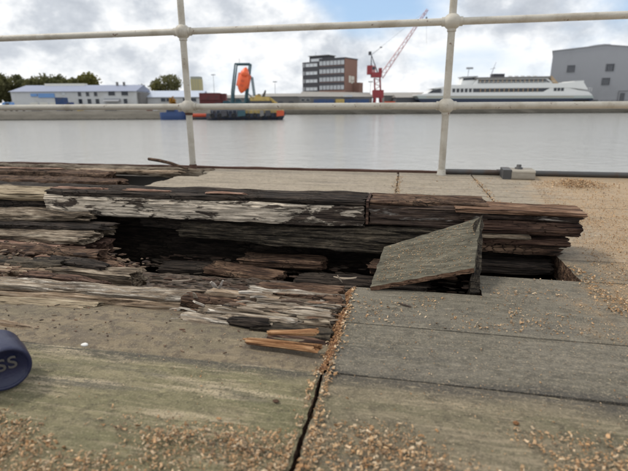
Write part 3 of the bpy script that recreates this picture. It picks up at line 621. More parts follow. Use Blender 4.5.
def palette(kind):
    r = random.random()
    if kind == 'heap': c = random.choice([(.38, .33, .27), (.46, .42, .36), (.26, .21, .16), (.16, .11, .08), (.09, .065, .05), (.24, .15, .10), (.05, .04, .033)])
    elif kind == 'left': c = random.choice([(.20, .145, .10), (.14, .09, .065), (.09, .06, .045), (.27, .20, .14), (.17, .10, .07), (.05, .036, .03)])
    else: c = random.choice([(.05, .04, .03), (.09, .06, .045), (.11, .085, .065)])
    k = random.uniform(.75, 1.2); return tuple(q * k for q in c)
fib = MB()
def heap_z(x, y): return -.035 + .045 * math.exp(-((y - 1.06) / .08) ** 2) * min(1, max(.2, (x + .62) / .2))
for _ in range(800):
    x = random.uniform(-.60, -.15); y = random.gauss(1.03, .07)
    if y < .89 + (.02 if x < -.4 else 0) or y > 1.22: continue
    shard(fib, (x, y, heap_z(x, y) + random.uniform(-.016, .004)), random.uniform(.01, .06), random.uniform(.002, .008), random.uniform(.0015, .006), (random.uniform(-.6, .6), random.uniform(-.18, .18), R(-3) + random.gauss(0, .07)), palette('heap'))
for _ in range(1800):
    x = random.uniform(-1.65, -.85); y = random.gauss(1.22, .09) ; 
    if y < 1.08 or y > 1.42: continue
    z = -.04 + .035 * (y - 1.1) / .2 * min(1, max(0, (-.9 - x) / .3)) + .02
    shard(fib, (x, y, z + random.uniform(-.02, .002)), random.uniform(.006, .035), random.uniform(.003, .010), random.uniform(.002, .006), (random.uniform(-.6, .6), random.uniform(-.25, .25), random.gauss(0, .10)), palette('left'))
for _ in range(900):
    x = random.uniform(-1.0, .48); y = random.uniform(1.14, 1.7)
    shard(fib, (x, y, max(-.115 - .04 * abs(nz(x * 4, y * 4, 1)), floor_z(x, y) if (x < CUT and y < 1.38) else -.13) + .004), random.uniform(.008, .06), random.uniform(.003, .01), random.uniform(.002, .006), (random.uniform(-.6, .6), random.uniform(-.1, .1), random.gauss(0, .12)), palette('pit'))
for _ in range(140):
    x = random.uniform(-1.4, -.2); y = random.uniform(.80, 1.0)
    if x > -.55 and random.random() < .5: continue
    shard(fib, (x, y, floor_z(x, y) + .002), random.uniform(.002, .010) * random.choice((.6, 1, 1, 1.6)), random.uniform(.0012, .004), random.uniform(.001, .003), (0, 0, random.gauss(0, .6)), palette('left'))
tag(fib.build('rotten_fibres', 'fibre'), 'loose rotten fibres and slivers strewn through the bay', 'splinters', kind='stuff')

# countable larger splinters
def splinter(label, p, L, wd, th, rot, tint, group=None, name='splinter'):
    mb = MB(); shard(mb, (0, 0, 0), L, wd, th, rot, tint, seg=6); return tag(mb.build(name, 'fibre', None, p), label, 'splinter', group)
OR_ = (.58, .30, .12)
a = P(288, 338, .004); one('orange_splinter', 'orange_wood', a.x - .045, a.x + .06, a.y - .002, a.y + .022, .0, .013, 'upper of two fresh orange splinters on the green board by the saw cut', 'splinter', rot=(R(12), R(-4), R(5)), **lump_plank(80, seg=.004, ring=.003, fibre=.002, lump=.003, jag=.02, taper=(.25, 0)))
a = P(284, 347, 0); one('orange_splinter', 'orange_wood', a.x - .080, a.x + .07, a.y - .012, a.y + .016, -.004, .010, 'lower of two fresh orange splinters on the green board by the saw cut', 'splinter', rot=(R(8), 0, R(-1)), **lump_plank(81, seg=.004, ring=.003, fibre=.002, lump=.003, jag=.025, taper=(.35, 0)))
splinter('white curled splinter standing at the left end of the rotten heap', P(195, 300, 0) + Vector((0, 0, .008)), .075, .012, .005, (.3, .7, 2.0), (.42, .37, .31))
splinter('second white splinter leaning on the left end of the rotten heap', P(202, 306, 0) + Vector((0, 0, .005)), .06, .012, .005, (.2, .6, 1.2), (.46, .41, .35))
splinter('pale upright splinter pair standing behind the rotten heap', P(215, 290, -.02) + Vector((0, 0, .010)), .038, .014, .009, (.0, 1.0, .4), (.36, .32, .28))
splinter('pale upright splinter right of its twin behind the rotten heap', P(220, 289, -.02) + Vector((0, 0, .010)), .038, .013, .008, (.0, 2.1, .3), (.42, .38, .34))
splinter('pale sliver on the dark floor behind the white topped plank', P(182, 280, -.03), .06, .008, .004, (0, .05, .5), (.30, .25, .20))
splinter('white splinter lying in the cavity left of the tilted board', P(345, 277, -.02), .075, .007, .004, (0, -.1, -.2), (.42, .35, .27))
splinter('stubby white splinter leaning beside the saw cut corner', P(340, 279, -.02), .03, .008, .005, (0, 1.0, .5), (.42, .35, .27))
splinter('thin dark splinter on the grey deck near the hole', P(405, 305, .003), .035, .006, .003, (0, 0, -.5), (.07, .055, .045))
for i in range(24):
    reg = i % 2
    x, y = (random.uniform(-.56, -.17), random.uniform(.95, 1.16)) if reg else (random.uniform(-1.3, -.9), random.uniform(1.12, 1.32))
    z = heap_z(x, y) + .012 if reg else -.02 + .035 * max(0, (y - 1.1) / .2)
    splinter('small loose splinter among many on the rotten heap beside the saw cut' if reg else 'small loose splinter among many on the brown pile at the left edge', (x, y, z), random.uniform(.04, .08), random.uniform(.006, .012), random.uniform(.004, .008),
             (random.uniform(-.5, .5), random.uniform(-.08, .08), random.gauss(0, .08)), palette('heap' if reg else 'left'), 'loose splinters on the rotten heap' if reg else 'loose splinters on the left pile')

# far-left rotten boards at the brink
BR = [(-3.9, -1.50, 3.36, 3.49, -.05, .010, 'rotten_grey', 'pale split board along the brink left of the railing foot'), (-3.9, -2.25, 3.10, 3.26, -.06, .0, 'rotten_brown', 'brown worn board beside the dark gap at far left'),
      (-3.6, -2.0, 2.86, 3.02, -.075, -.02, 'rotten_brown', 'second brown worn board left of the dark gap, nearer than the first'), (-3.4, -2.28, 2.58, 2.84, -.10, -.03, 'rotten_dark', 'black worn board left of the dark gap, nearer'),
      (-3.4, -1.62, 2.26, 2.52, -.08, .004, 'rotten_grey', 'grey worn board in front of the dark gap at far left'), (-3.0, -1.6, 1.95, 2.2, -.09, -.0, 'rotten_grey', 'grey worn board just behind the sandy plank'),
      (-2.30, -1.68, 2.60, 2.74, -.14, -.09, 'rotten_brown', 'sunken board in the dark gap at far left')]
for k, (x0, x1, y0, y1, z0, z1, m, lab) in enumerate(BR): one('worn_board', m, x0, x1, y0, y1, z0, z1, lab, 'board', **lump_plank(100 + k, seg=.03, ring=.016, jag=.06, lump=.012, fibre=.006))
one('red_sliver', 'pink_wood', -1.40, -1.19, 1.595, 1.65, .172, .182, 'left reddish sliver lying on top of the white plank', 'splinter', **lump_plank(120, jag=.04, taper=(.4, .6), lump=.003))
one('red_sliver', 'pink_wood', -1.08, -.90, 1.60, 1.65, .172, .181, 'middle reddish sliver lying on top of the white plank', 'splinter', **lump_plank(121, jag=.04, taper=(.4, .6), lump=.003))
one('red_sliver', 'pink_wood', -.74, -.60, 1.60, 1.65, .172, .180, 'right reddish sliver lying on top of the white plank', 'splinter', **lump_plank(122, jag=.04, taper=(.4, .6), lump=.003))
one('pale_sliver', 'pink_wood', -3.4, -2.7, 3.16, 3.24, .006, .022, 'long pinkish sliver lying on the worn boards at far left', 'splinter', **lump_plank(130, seg=.03, ring=.008, jag=.08, taper=(.4, .6), lump=.003))
one('pale_sliver', 'tan_fibre', -2.6, -1.75, 3.22, 3.33, -.02, .014, 'tan split length between the brink board and the dark gap', 'splinter', **lump_plank(131, seg=.03, ring=.008, jag=.10, taper=(.4, .3), lump=.006))
# loose stick by the left post
mb = MB(); q0 = Vector((-2.15, 3.58, .060)); q1 = Vector((-1.70, 3.38, .012))
pts = [q0.lerp(q1, t) + Vector((0, 0, .012 * math.sin(t * 3.1))) for t in (0, .3, .6, 1)]
mb.tube([p - q1 for p in pts], [.013, .014, .013, .008], 7); tag(mb.build('stick', 'rotten_brown', None, q1), 'loose brown stick leaning up over the brink beside the left railing post', 'stick')

# ================================================================== SAWDUST AND CHIPS
CHIP = [(.52, .33, .18), (.58, .40, .23), (.44, .26, .13), (.62, .46, .30), (.34, .21, .11), (.24, .17, .11), (.50, .34, .20), (.60, .47, .32)]
def chip(mb, p, s, flat=1.0):
    w_ = s * random.uniform(.35, .8); th = s * random.uniform(.08, .22); cu = random.uniform(-.35, .35) * s
    vs = []
    for i in range(3):
        x = (i - 1) * s * .5; z = cu * (1 - (i - 1) ** 2)
        for (y, dz) in ((-w_ / 2, 0), (w_ / 2, 0), (w_ / 2 * .8, th), (-w_ / 2 * .8, th)): vs.append(Vector((x + random.uniform(-.1, .1) * s, y * random.uniform(.6, 1.1), z + dz)))
    fs = [(i * 4 + k, i * 4 + (k + 1) % 4, (i + 1) * 4 + (k + 1) % 4, (i + 1) * 4 + k) for i in (0, 1) for k in range(4)] + [(3, 2, 1, 0), (8, 9, 10, 11)]
    m = Matrix.Translation(p) @ Euler((random.gauss(0, .45) * flat, random.gauss(0, .45) * flat, random.uniform(0, 6.3))).to_matrix().to_4x4()
    c = random.choice(CHIP); k = random.uniform(.7, 1.15); mb.cur = tuple(q * k for q in c); mb.add([m @ v for v in vs], fs)
def deck_z(x, y):
    if x < CUT and y > .768: return floor_z(x, y)
    if CUT - .008 < x < CUT + .008: return -.03
    return .001
def in_hole(x, y): return (x < .222 and x > CUT and y > 1.2 and y < 1.8) or (.222 <= x < .52 and y > 1.365 and y < 1.8)
chips = MB(); random.seed(21)
def scatter(n, fx, s0, s1, h=0.0, lim=None):
    c = 0; tr = 0
    while c < n and tr < n * 40:
        tr += 1; x, y, k = fx()
        if random.random() > k or in_hole(x, y): continue
        if x < CUT and y > 1.0: continue
        chip(chips, (x, y, deck_z(x, y) + random.uniform(0, h) * k + .0008), random.uniform(s0, s1) * random.uniform(.6, 1.3)); c += 1
def near():     # drift across the foot of the picture
    x = random.uniform(-.75, .65); y = random.uniform(.36, .68) + .03 * x
    d = .5 + .9 * nz(x * 7, y * 9, 3.3) + .5 * nz(x * 22, y * 22, 1)
    lim = .655 + .05 * nz(x * 5, 0, 7) + .10 * x if x > CUT else .60 + .05 * nz(x * 6, 1, 2) - .03 * (x < -.5)
    k = max(0, min(1, d)) ** 1.3 * min(1, max(0, (lim - y) / .06 + .03))
    if x > .1: k *= max(.25, 1 - (x - .1) * 2.2)
    return x, y, k
scatter(7000, near, .0022, .0072, .014)
scatter(9000, near, .0010, .0035, .009)
scatter(500, lambda: (CUT + random.choice((-1, 1)) * abs(random.gauss(.006, .006)), random.uniform(.5, .8), 1), .0015, .006, .002)
def cutline():
    y = random.uniform(.5, 1.2); x = CUT + random.gauss(.004, .012); return x, y, .8
scatter(700, cutline, .003, .008, .004)
def right_strip():
    y = random.uniform(1.0, 3.3); x = .60 + (y - 1.4) * .13 + abs(random.gauss(0, .30)) - .02
    return x, y, (.4 + .8 * max(0, nz(x * 6, y * 4, 9) + .4)) * (1 if y < 2.3 else .6)
scatter(2600, right_strip, .0025, .0065, .003)
scatter(11000, right_strip, .0012, .0042, .001)
def right_line():
    y = random.uniform(.92, 1.5); return .535 + random.gauss(0, .02) + (1.38 - y) * .10, y, 1
scatter(500, right_line, .003, .008, .006)
def row_c():
    x = random.uniform(-.12, .75); y = random.uniform(.99, 1.37); return x, y, max(0, .25 + nz(x * 8, y * 14, 5)) + (.15 if y < 1.12 else 0)
scatter(900, row_c, .002, .006, .002)
def everywhere():
    x = random.uniform(-.9, 1.2); y = random.uniform(.45, 1.36); return x, y, (.5 + .5 * nz(x * 5, y * 5, 8)) * (1 if x > CUT else .4)
scatter(3000, everywhere, .001, .0032, .0)
def heap_far():
    a = random.gauss(0, .10); b_ = random.gauss(0, .09); return 1.08 + a, 3.13 + b_, math.exp(-(a * a + b_ * b_) * 30)
scatter(900, heap_far, .005, .012, .035)
def far_seams():
    x = random.choice((-.042, .475)) + random.gauss(0, .012); return x, random.uniform(2.4, 3.3), 1
scatter(380, far_seams, .004, .010, .004)
def far_dust():
    return random.uniform(-1.4, 1.6), random.uniform(1.9, 3.4), .6
scatter(700, far_dust, .003, .008, .0)
# dust lying on the tilted board
c0, c1, c2, c3 = P(370, 287, .012), P(474, 268, .07), P(481, 217, .155), P(384, 247, .06)
for _ in range(900):
    s, t = random.uniform(.04, .96), random.uniform(.05, .97)
    p = c0 * (1 - s) * (1 - t) + c1 * s * (1 - t) + c2 * s * t + c3 * (1 - s) * t
    chip(chips, p + Vector((0, 0, .0012)), random.uniform(.0012, .004), .3)
tag(chips.build('wood_chips', 'chip'), 'tan sawdust and wood chips scattered over the deck', 'wood chips', kind='stuff')
# ragged orange cut face of the right-hand boards
cutf = MB(); old = CHIP; CHIP = [(.44, .24, .12), (.36, .19, .09), (.50, .31, .17), (.27, .14, .075), (.20, .11, .065)]
for _ in range(3600):
    y = random.uniform(.775, 1.205); q = random.random(); wv = .010 * nz(y * 22, 0, 2) + .006 * nz(y * 60, 0, 5)
    chip(cutf, (CUT + .010 - .030 * q + wv + random.gauss(0, .002), y, .002 - .040 * q * q), random.uniform(.0016, .0055) * random.uniform(.6, 1.4), 1.4)
CHIP = old
tag(cutf.build('cut_fibres', 'chip', deck), 'torn orange grain on the sawn edge', kind='stuff')
def pebble(p, r, label, m='white_stone', sc=(1.4, 1, .6), cat='stone'):
    mb = MB(); mb.sphere((0, 0, r * .5), r, 10, 7, sc); mb.v = [tuple(Vector(v) * (1 + .18 * nz(v[0] * 160, v[1] * 160, v[2] * 160))) for v in mb.v]
    tag(mb.build('pebble', m, None, p), label, cat)
pebble(P(85, 346, -.004), .006, 'small white pebble on the green board')
pebble(P(276, 402, -.001), .0042, 'small dark crumb on the green board left of the saw cut', 'rotten_brown', (1.5, 1.1, .5), 'crumb')
pebble(P(516, 424, 0), .004, 'small tan crumb on the board at lower right', 'orange_wood', (1.3, 1, .7), 'crumb')
pebble(P(78, 348, -.006) + Vector((.012, -.012, 0)), .005, 'second pale crumb beside the white pebble', 'sand_wood')

# the dark blue cap entering at the left
tb = thing('blue_cap', 'dark navy round cap with moulded letters on the green board at the left edge', 'cap', (-.684, .598, 0))
R0 = .0435; ax = Vector((.80, -.58, -.10)).normalized()
Mx = ax.to_track_quat('Z', 'Y').to_matrix().to_4x4(); Mx.translation = (0, 0, R0 + .002)
prof = [(.002, -.085), (R0 * .90, -.085), (R0 * .93, -.08), (R0 * .94, -.05), (R0, -.045), (R0, -.008), (R0 * .985, -.003), (R0 * .95, 0), (R0 * .86, -.0005), (R0 * .83, -.003), (R0 * .81, -.0055), (.0005, -.0055)]
MB().lathe(prof, 48, Mx).build('cap', 'navy_plastic', tb)
cu = bpy.data.curves.new('letters', 'FONT'); cu.body = 'SS'; cu.size = .034; cu.extrude = .0012; cu.bevel_depth = .0004; cu.align_x = 'CENTER'; cu.align_y = 'CENTER'; cu.space_character = 1.1
tmp = bpy.data.objects.new('tmp', cu); COL.objects.link(tmp)
me = bpy.data.meshes.new_from_object(tmp.evaluated_get(bpy.context.evaluated_depsgraph_get())); bpy.data.objects.remove(tmp); me.materials.clear(); me.materials.append(MATS['letter_tan'])
lt = link('letters', me, tb); zx = ax; xx = Vector((0, 0, 1)).cross(zx).normalized(); yy = zx.cross(xx)
ml = Matrix((xx, yy, zx)).transposed().to_4x4(); ml.translation = Mx @ Vector((0, 0, -.0048)); lt.matrix_local = ml @ Matrix.Translation((.004, .008, 0))

# ================================================================== THE FAR SHORE
def far(name, label, cat, L, D, z, yaw=0.0, group=None): return thing(name, label, cat, W(L, D, z), HEAD + yaw, group)
GZ = -.8
def strip_bank(name, L0, L1, D, back, mat, slope, seed):
    vs = []; fs = []; n = 90
    prof = [(0, -3.5), (.6, -2.75), (slope * .55, -1.6), (slope, GZ), (back, GZ + .02)]
    for i in range(n + 1):
        L = L0 + (L1 - L0) * i / n
        for k, (d, z) in enumerate(prof):
            wob = .5 * nz(L * .15, k, seed) if 0 < k < 4 else 0
            vs.append(W(L, D + d + wob, z + (.15 * nz(L * .3, k * 2, seed + 4) if 0 < k < 4 else 0)))
    m = len(prof)
    for i in range(n):
        for k in range(m - 1): a = i * m + k; fs.append((a, a + m, a + m + 1, a + 1)[::-1])
    mb = MB(); mb.add(vs, fs, False); return tag(mb.build(name, mat), kind='structure')
strip_bank('left_bank', -300, FL(228, 118), 117, 75, 'mud_bank', 3.0, 1)
strip_bank('far_quay', FL(180, 168) - 10, 330, 167, 900, 'mud_bank', 1.2, 5)

def leaf_cloud(n, blobs, size, seed):
    """many leaf-sized faces through a set of clumps"""
    r = np.random.default_rng(seed); vs = []; fs = []
    for k in range(n):
        c, rad = blobs[r.integers(len(blobs))]; d = r.normal(size=3); d /= np.linalg.norm(d); q = np.array(c) + d * np.array(rad) * (r.uniform(.15, 1) ** .5) * (1 + .12 * r.normal())
        a = r.normal(size=3); a /= np.linalg.norm(a); b_ = np.cross(a, r.normal(size=3)); b_ /= np.linalg.norm(b_); s = size * r.uniform(.6, 1.4)
        i = len(vs); vs += [tuple(q - a * s), tuple(q + b_ * s * .6), tuple(q + a * s), tuple(q - b_ * s * .6)]; fs.append((i, i + 1, i + 2, i + 3))
    mb = MB(); mb.add(vs, fs); return mb
def tree(label, px, ytop, wpx, D, mat, seed, n=1500, name='tree', group=None, size=.42, base=GZ, lo=.22):
    L = FL(px, D); zt = FZ(ytop, D, px); h = zt - base; rw = wpx / 2 * D * .961 / FPX
    t = far(name, label, 'tree', L, D, base, 0, group); rr = random.Random(seed)
    m = MB(); m.tube([(0, 0, 0), (rr.uniform(-.1, .1), 0, h * .3), (rr.uniform(-.2, .2), 0, h * .75)], [h * .028 + .08, h * .02 + .05, .04], 7)
    for k in range(5):
        a = rr.uniform(0, 6.28); z0 = h * rr.uniform(.25, .5); m.tube([(0, 0, z0), (math.cos(a) * rw * .3, math.sin(a) * rw * .3, z0 + h * .14), (math.cos(a) * rw * .65, math.sin(a) * rw * .65, z0 + h * .25)], [h * .012 + .03, .05, .025], 5)
    m.build('trunk', 'bark', t)
    bl = []
    for k in range(16):
        a = rr.uniform(0, 6.28); q = rr.uniform(.1, .85) * rw; zz = h * rr.uniform(lo + .12, .84); k2 = math.sqrt(max(.15, 1 - ((zz / h - .55) / .5) ** 2)); s = rw * rr.uniform(.34, .56)
        bl.append(((math.cos(a) * q * k2, math.sin(a) * q * k2, zz), (s, s, min(s, h * .2))))
    bl.append(((0, 0, h * .86), (rw * .35, rw * .35, h * .13)))
    leaf_cloud(n, bl, size, seed).build('crown', mat, t); return t
TR = [(-6, 71, 22, 'leaf_olive', 'dark olive tree at far left, cut by the frame'), (6, 72, 22, 'leaf_olive', 'tall olive tree above the left gable end'), (21, 74, 20, 'leaf_dark', 'dark tree behind the left end of the blue roof'), (36, 76, 17, 'leaf_olive', 'low olive tree behind the cream roof strip'),
      (50, 75, 17, 'leaf_dark', 'dark round tree behind the middle of the blue roof'), (63, 75, 18, 'leaf_dark', 'dark tree left of the lower gap behind the blue roof'), (77, 77, 18, 'leaf_olive', 'low olive tree beside the yellowish tall tree'), (94, 71.5, 22, 'leaf_yellow', 'tall yellowish tree, last of the row behind the blue roof'),
      (-20, 73, 22, 'leaf_dark', 'dark tree outside the left edge')]
for k, (px, yt, wd, m, lab) in enumerate(TR): tree(lab, px, yt, wd * 1.25, 160 + 5 * (k % 3), m, 200 + k, 2600, group='trees behind the blue roofed building')
for k, (px, yt, wd) in enumerate([(13, 79, 20), (29, 80, 18), (43, 80, 17), (57, 80, 18), (70, 80, 18), (85, 79, 18), (-2, 78, 20)]):
    tree('low dark tree in the second row behind the blue roofed building', px, yt, wd, 172, 'leaf_dark', 240 + k, 1800, group='second row of trees')
tree('round yellow green bush left of the larger tree behind the pale roof', 143, 84, 15, 165, 'leaf_yellow', 221, 1100)
tree('large dark olive tree behind the pale roofed building', 170, 74, 32, 170, 'leaf_olive', 222, 2600)
tree('smaller olive tree leaning into the large one at its left', 159, 80, 16, 168, 'leaf_yellow', 225, 1000)
tree('bare pale twiggy tree beside the yellow green bush', 153, 82, 8, 172, 'leaf_bare', 223, 260, size=.2)
tree('small orange autumn tree in front of the pale roofed building', 173, 96, 7.5, 134, 'leaf_orange', 224, 420, size=.22, lo=.0)

def pxw(px, D): return px * D * .961 / FPX
def windows(parent, spots, w_, h_, y, glass='glass_dark', frame='far_white', depth=.12):
    gm = MB().box(-w_ / 2, w_ / 2, -.02, .06, 0, h_).mesh('pane', glass)
    f = MB(); b_ = min(w_, h_) * .09
    f.box(-w_ / 2 - b_, w_ / 2 + b_, -depth, .05, -b_, 0); f.box(-w_ / 2 - b_, w_ / 2 + b_, -depth, .05, h_, h_ + b_); f.box(-w_ / 2 - b_, -w_ / 2, -depth, .05, 0, h_); f.box(w_ / 2, w_ / 2 + b_, -depth, .05, 0, h_)
    fm = f.mesh('window', frame)
    for (x, z) in spots:
        wn = link('window', fm, parent, (x, y, z)); link('pane', gm, wn)

# long white building with the blue roof
D = 136; L0, L1 = FL(12.5, D), FL(137, D); z1 = FZ(91.5, D, 70); z2 = FZ(84.3, D, 70); t = far('industrial_building', 'long low white building with blue grey metal roof on the left shore', 'building', L0, D, GZ)
wd = L1 - L0; h1 = z1 - GZ; h2 = z2 - GZ; dp = 12
def X(px): return FL(px, D) - L0
def Z(y, x=70): return FZ(y, D, x) - GZ
m = MB(); m.box(0, wd, 0, dp, 0, h1); m.build('wall', 'far_white', t)
m = MB(); m.add([(-.4, -.5, h1), (wd + .3, -.5, h1), (wd + .3, dp * .5, h2), (1.2, dp * .5, h2), (1.2, dp + .4, h1), (wd + .3, dp + .4, h1), (-.4, dp + .4, h1)], [(0, 1, 2, 3), (3, 2, 5, 6), (0, 3, 6), (0, 6, 5, 1), (1, 5, 2)])
rf = m.build('roof', 'roof_blue', t)
MB().box(X(37), X(78), dp * .45, dp * .62, h2 - .3, h2 + .45).build('roof_light', 'far_cream', rf)
for px in (112, 119): MB().box(X(px) - .25, X(px) + .25, 5, 5.6, h2 - .8, h2 + .8).build('vent', 'low_grey', rf)
windows(t, [(X(p), Z(96.3)) for p in (81, 89, 97)], .95, 1.1, 0)
windows(t, [(X(p), Z(95.8)) for p in (113, 126)], 1.9, 1.2, 0)
windows(t, [(X(p), Z(103.8)) for p in (81, 90, 98, 126)], 1.1, 1.3, 0)
windows(t, [(X(65), Z(95.0))], 1.0, .8, 0, 'glass_pale')
m = MB(); m.add([(X(105), -1.6, Z(101.5)), (X(121), -1.6, Z(101.5)), (X(121), 0, Z(98.6)), (X(105), 0, Z(98.6)), (X(105), 0, Z(101.5)), (X(121), 0, Z(101.5))], [(0, 1, 2, 3), (0, 4, 5, 1), (0, 3, 4), (1, 5, 2)]); m.build('porch_roof', 'grey_metal', t)
MB().box(X(40), X(56), -.25, -.003, Z(97.5), Z(93.3)).build('sign_board', 'sign_blue', t); MB().box(X(32.5), X(39), -.25, -.003, Z(96.3), Z(93.5)).build('sign_board', 'sign_blue', t)
for px in (34, 44, 54): MB().box(X(px) - 1.1, X(px) + 1.1, -.1, -.003, .05, 2.2).build('shutter', 'far_cream', t)
MB().box(wd + .01, wd + .02 + 1.0, 1, 9, 0, h1 - .3).build('link_wall', 'low_grey', t)
def vehicle(label, px0, px1, D, h_, mat, van=True, name='parked_van', cat='van'):
    a, b_ = FL(px0, D), FL(px1, D); Ln = b_ - a; t = far(name, label, cat, a, D, GZ)
    prof = [(0, .35), (Ln, .35), (Ln, h_ * .55), (Ln * .9, h_ * .62), (Ln * .8, h_), (.12 * Ln, h_), (0, h_ * .9)] if van else [(0, .35), (Ln, .35), (Ln, h_ * .6), (Ln * .75, h_ * .65), (Ln * .62, h_), (Ln * .25, h_), (Ln * .08, h_ * .65), (0, h_ * .6)]
    MB().prism(prof, 0, 1.8).build('body', mat, t)
    g = MB().box(Ln * .3, Ln * .72, -.015, .02, h_ * .66, h_ * .9); g.build('side_window', 'glass_dark', t)
    wm = MB(); wm.tube([(0, -.04, 0), (0, .2, 0)], .36, 14); wme = wm.mesh('wheel', 'tyre')
    for x in (Ln * .2, Ln * .8): link('wheel', wme, t, (x, 0, .36))
vehicle('blue van parked at the left end of the white building', 2, 12, 128, 2.3, 'sign_blue'); vehicle('dark car parked right of the blue van', 13, 25, 128, 1.5, 'van_blue', False, 'parked_car', 'car')
vehicle('dark blue van parked in front of the white building', 64, 72, 127, 2.2, 'van_blue')
def container(label, px0, px1, D, ytop, mat, dp=2.4, base=GZ, group=None, name='shipping_container'):
    a, b_ = FL(px0, D), FL(px1, D); h_ = FZ(ytop, D, px0) - base; t = far(name, label, 'container', a, D, base, 0, group); Ln = b_ - a
    m = MB(); k = max(4, int(Ln / .35))
    for i in range(k): x = Ln * i / k; m.box(x, x + Ln / k * .55, -.05, .1, .15, h_ - .15); 
    m.box(0, Ln, 0, dp, 0, h_); m.build('body', mat, t)
    f = MB(); f.box(-.05, Ln + .05, -.08, .0, h_ - .14, h_ + .02); f.box(-.05, Ln + .05, -.08, 0, 0, .14); f.box(-.06, .12, -.09, -.001, .14, h_ - .14); f.box(Ln - .12, Ln + .06, -.09, -.001, .14, h_ - .14); f.build('frame', mat, t)
    return t
container('dark blue container in front of the white building', 56, 64, 129, 97.5, 'container_blue')
# pale roofed building
D = 142; a, b_ = FL(137, D), FL(203, D); t = far('low_building', 'white building with pale blue metal roof, behind the left post', 'building', a, D, GZ); wd = b_ - a
def X(px): return FL(px, D) - a
def Z(y, x=165): return FZ(y, D, x) - GZ
h1, h2 = Z(97.2), Z(91.3)
MB().box(X(148), wd, 0, 10, 0, h1).build('wall', 'far_white', t); MB().prism([(0, 0), (X(148), 0), (X(148), h1 - .15), (X(145), h2 - .3), (X(139), h2 - .5), (0, h1 + .5)], .02, 9).build('gable_wall', 'roof_pale', t)
MB().add([(X(139), -.4, h2 - .2), (X(147.5), -.5, h1), (wd, -.5, h1), (wd, 5, h2 + .3), (X(140), 5, h2 + .3), (wd, 10.3, h1), (X(140), 10.3, h1)], [(0, 1, 2, 3, 4), (4, 3, 5, 6), (2, 5, 3), (0, 4, 6), (0, 6, 5, 2, 1)]).build('roof', 'roof_pale', t)
windows(t, [(X(p), Z(101.6)) for p in (164, 169, 186, 194)], 1.6, 1.0, 0)
# silo tower
D = 205; a, b_ = FL(192, D), FL(202, D); t = far('silo_tower', 'square yellow tower behind the maroon container', 'tower', a, D, GZ); wd = b_ - a; h_ = FZ(79, D, 197) - GZ
MB().box(0, wd, 0, wd, 0, h_).build('shaft', 'silo_yellow', t); MB().box(.1, wd - .1, .2, wd - .2, h_, h_ + 1.0).build('cap', 'silo_grey', t)
for k in (.25, .5, .75): MB().box(wd * k - .08, wd * k + .08, -.06, -.002, 0, h_).build('rib', 'silo_grey', t)
container('stacked maroon container right of the left post', 200, 220, 131, 93.0, 'container_maroon', base=GZ + 2.6); container('lower maroon container under the stacked one', 200, 221, 131.3, FZ and 98.6, 'container_maroon', base=GZ)
container('pale reddish container beside the maroon stack', 221, 226, 132, 93.6, 'container_maroon')
def lamp(px, yt, D, label):
    t = far('light_mast', label, 'light mast', FL(px, D), D, GZ, 0); h_ = FZ(yt, D, px) - GZ
    MB().tube([(0, 0, 0), (0, 0, h_)], [.14, .07], 6).build('pole', 'grey_metal', t); MB().box(-.9, .9, -.15, .15, h_ - .1, h_ + .25).build('lamp_head', 'grey_metal', t)
lamp(215, 75, 210, 'thin light mast above the maroon container'); lamp(275.5, 82, 205, 'thin light mast right of the yellow machinery'); lamp(370, 82, 190, 'thin light mast beside the red crane')

for k, (px, w_, h_, mt, lab) in enumerate(((30, 2.2, 1.0, 'low_grey', 'low grey heap cover on the left bank'), (76, 1.2, 1.4, 'machine_yellow', 'small yellow crate on the left bank'), (104, 2.6, .9, 'shed_dark', 'low dark crate on the left bank'), (146, 1.6, 1.2, 'container_maroon', 'maroon crate on the left bank beside the bare tree'), (152, 1.0, .8, 'far_white', 'white crate on the left bank near the blue boat'))):
    tt = far('bank_crate', lab, 'crate', FL(px, 120.6), 120.6, GZ); MB().prism([(0, -.3), (w_, -.3), (w_, h_ * .8), (w_ * .8, h_), (.1, h_ * .95)], 0, 1.2).build('body', mt, tt); MB().box(.1, w_ * .78, .1, 1.1, h_ + .003, h_ + .1).build('lid', mt, tt)
# boats along the left bank
def hull(mb, Ln, beam, h_, rake=.12, sheer=.25, n=14, both=False):
    vs = []; fs = []
    for i in range(n + 1):
        t = i / n; x = Ln * t; fb = 1 - (max(0, (t - (1 - rake * 2)) / (rake * 2))) ** 2 * .95
        fa = 1 - .35 * (max(0, (rake - t) / rake)) ** 2; k = fb * fa; zt = h_ * (1 + sheer * max(0, (t - .6) / .4) ** 2)
        x0 = x - (rake * Ln * .5 * max(0, (t - .7) / .3))
        for (y, z, xx) in ((-beam / 2 * k * .75, 0, x0), (-beam / 2 * k, h_ * .55, (x + x0) / 2), (-beam / 2 * k, zt, x), (beam / 2 * k, zt, x), (beam / 2 * k, h_ * .55, (x + x0) / 2), (beam / 2 * k * .75, 0, x0)): vs.append((xx, y, z))
    for i in range(n):
        for k in range(6): fs.append((i * 6 + k, (i + 1) * 6 + k, (i + 1) * 6 + (k + 1) % 6, i * 6 + (k + 1) % 6))
    fs += [tuple(range(6)), tuple(n * 6 + k for k in range(5, -1, -1))]
    return mb.add(vs, fs)
D = 115.5; a, b_ = FL(160, D), FL(186, D)
t = far('small_boat', 'small blue boat moored at the left bank below the railing', 'boat', a, D, -3.05); hull(MB(), b_ - a, 2.6, 1.9).build('hull', 'hull_blue', t)
MB().prism([(1.6, 1.8), (4.2, 1.8), (3.9, 2.7), (1.7, 2.7)], -.8, .8).build('wheelhouse', 'hull_blue', t); MB().box(1.9, 3.6, -.84, -.8, 2.1, 2.5).build('window', 'glass_dark', t)
a, b_ = FL(187, D), FL(220, D)
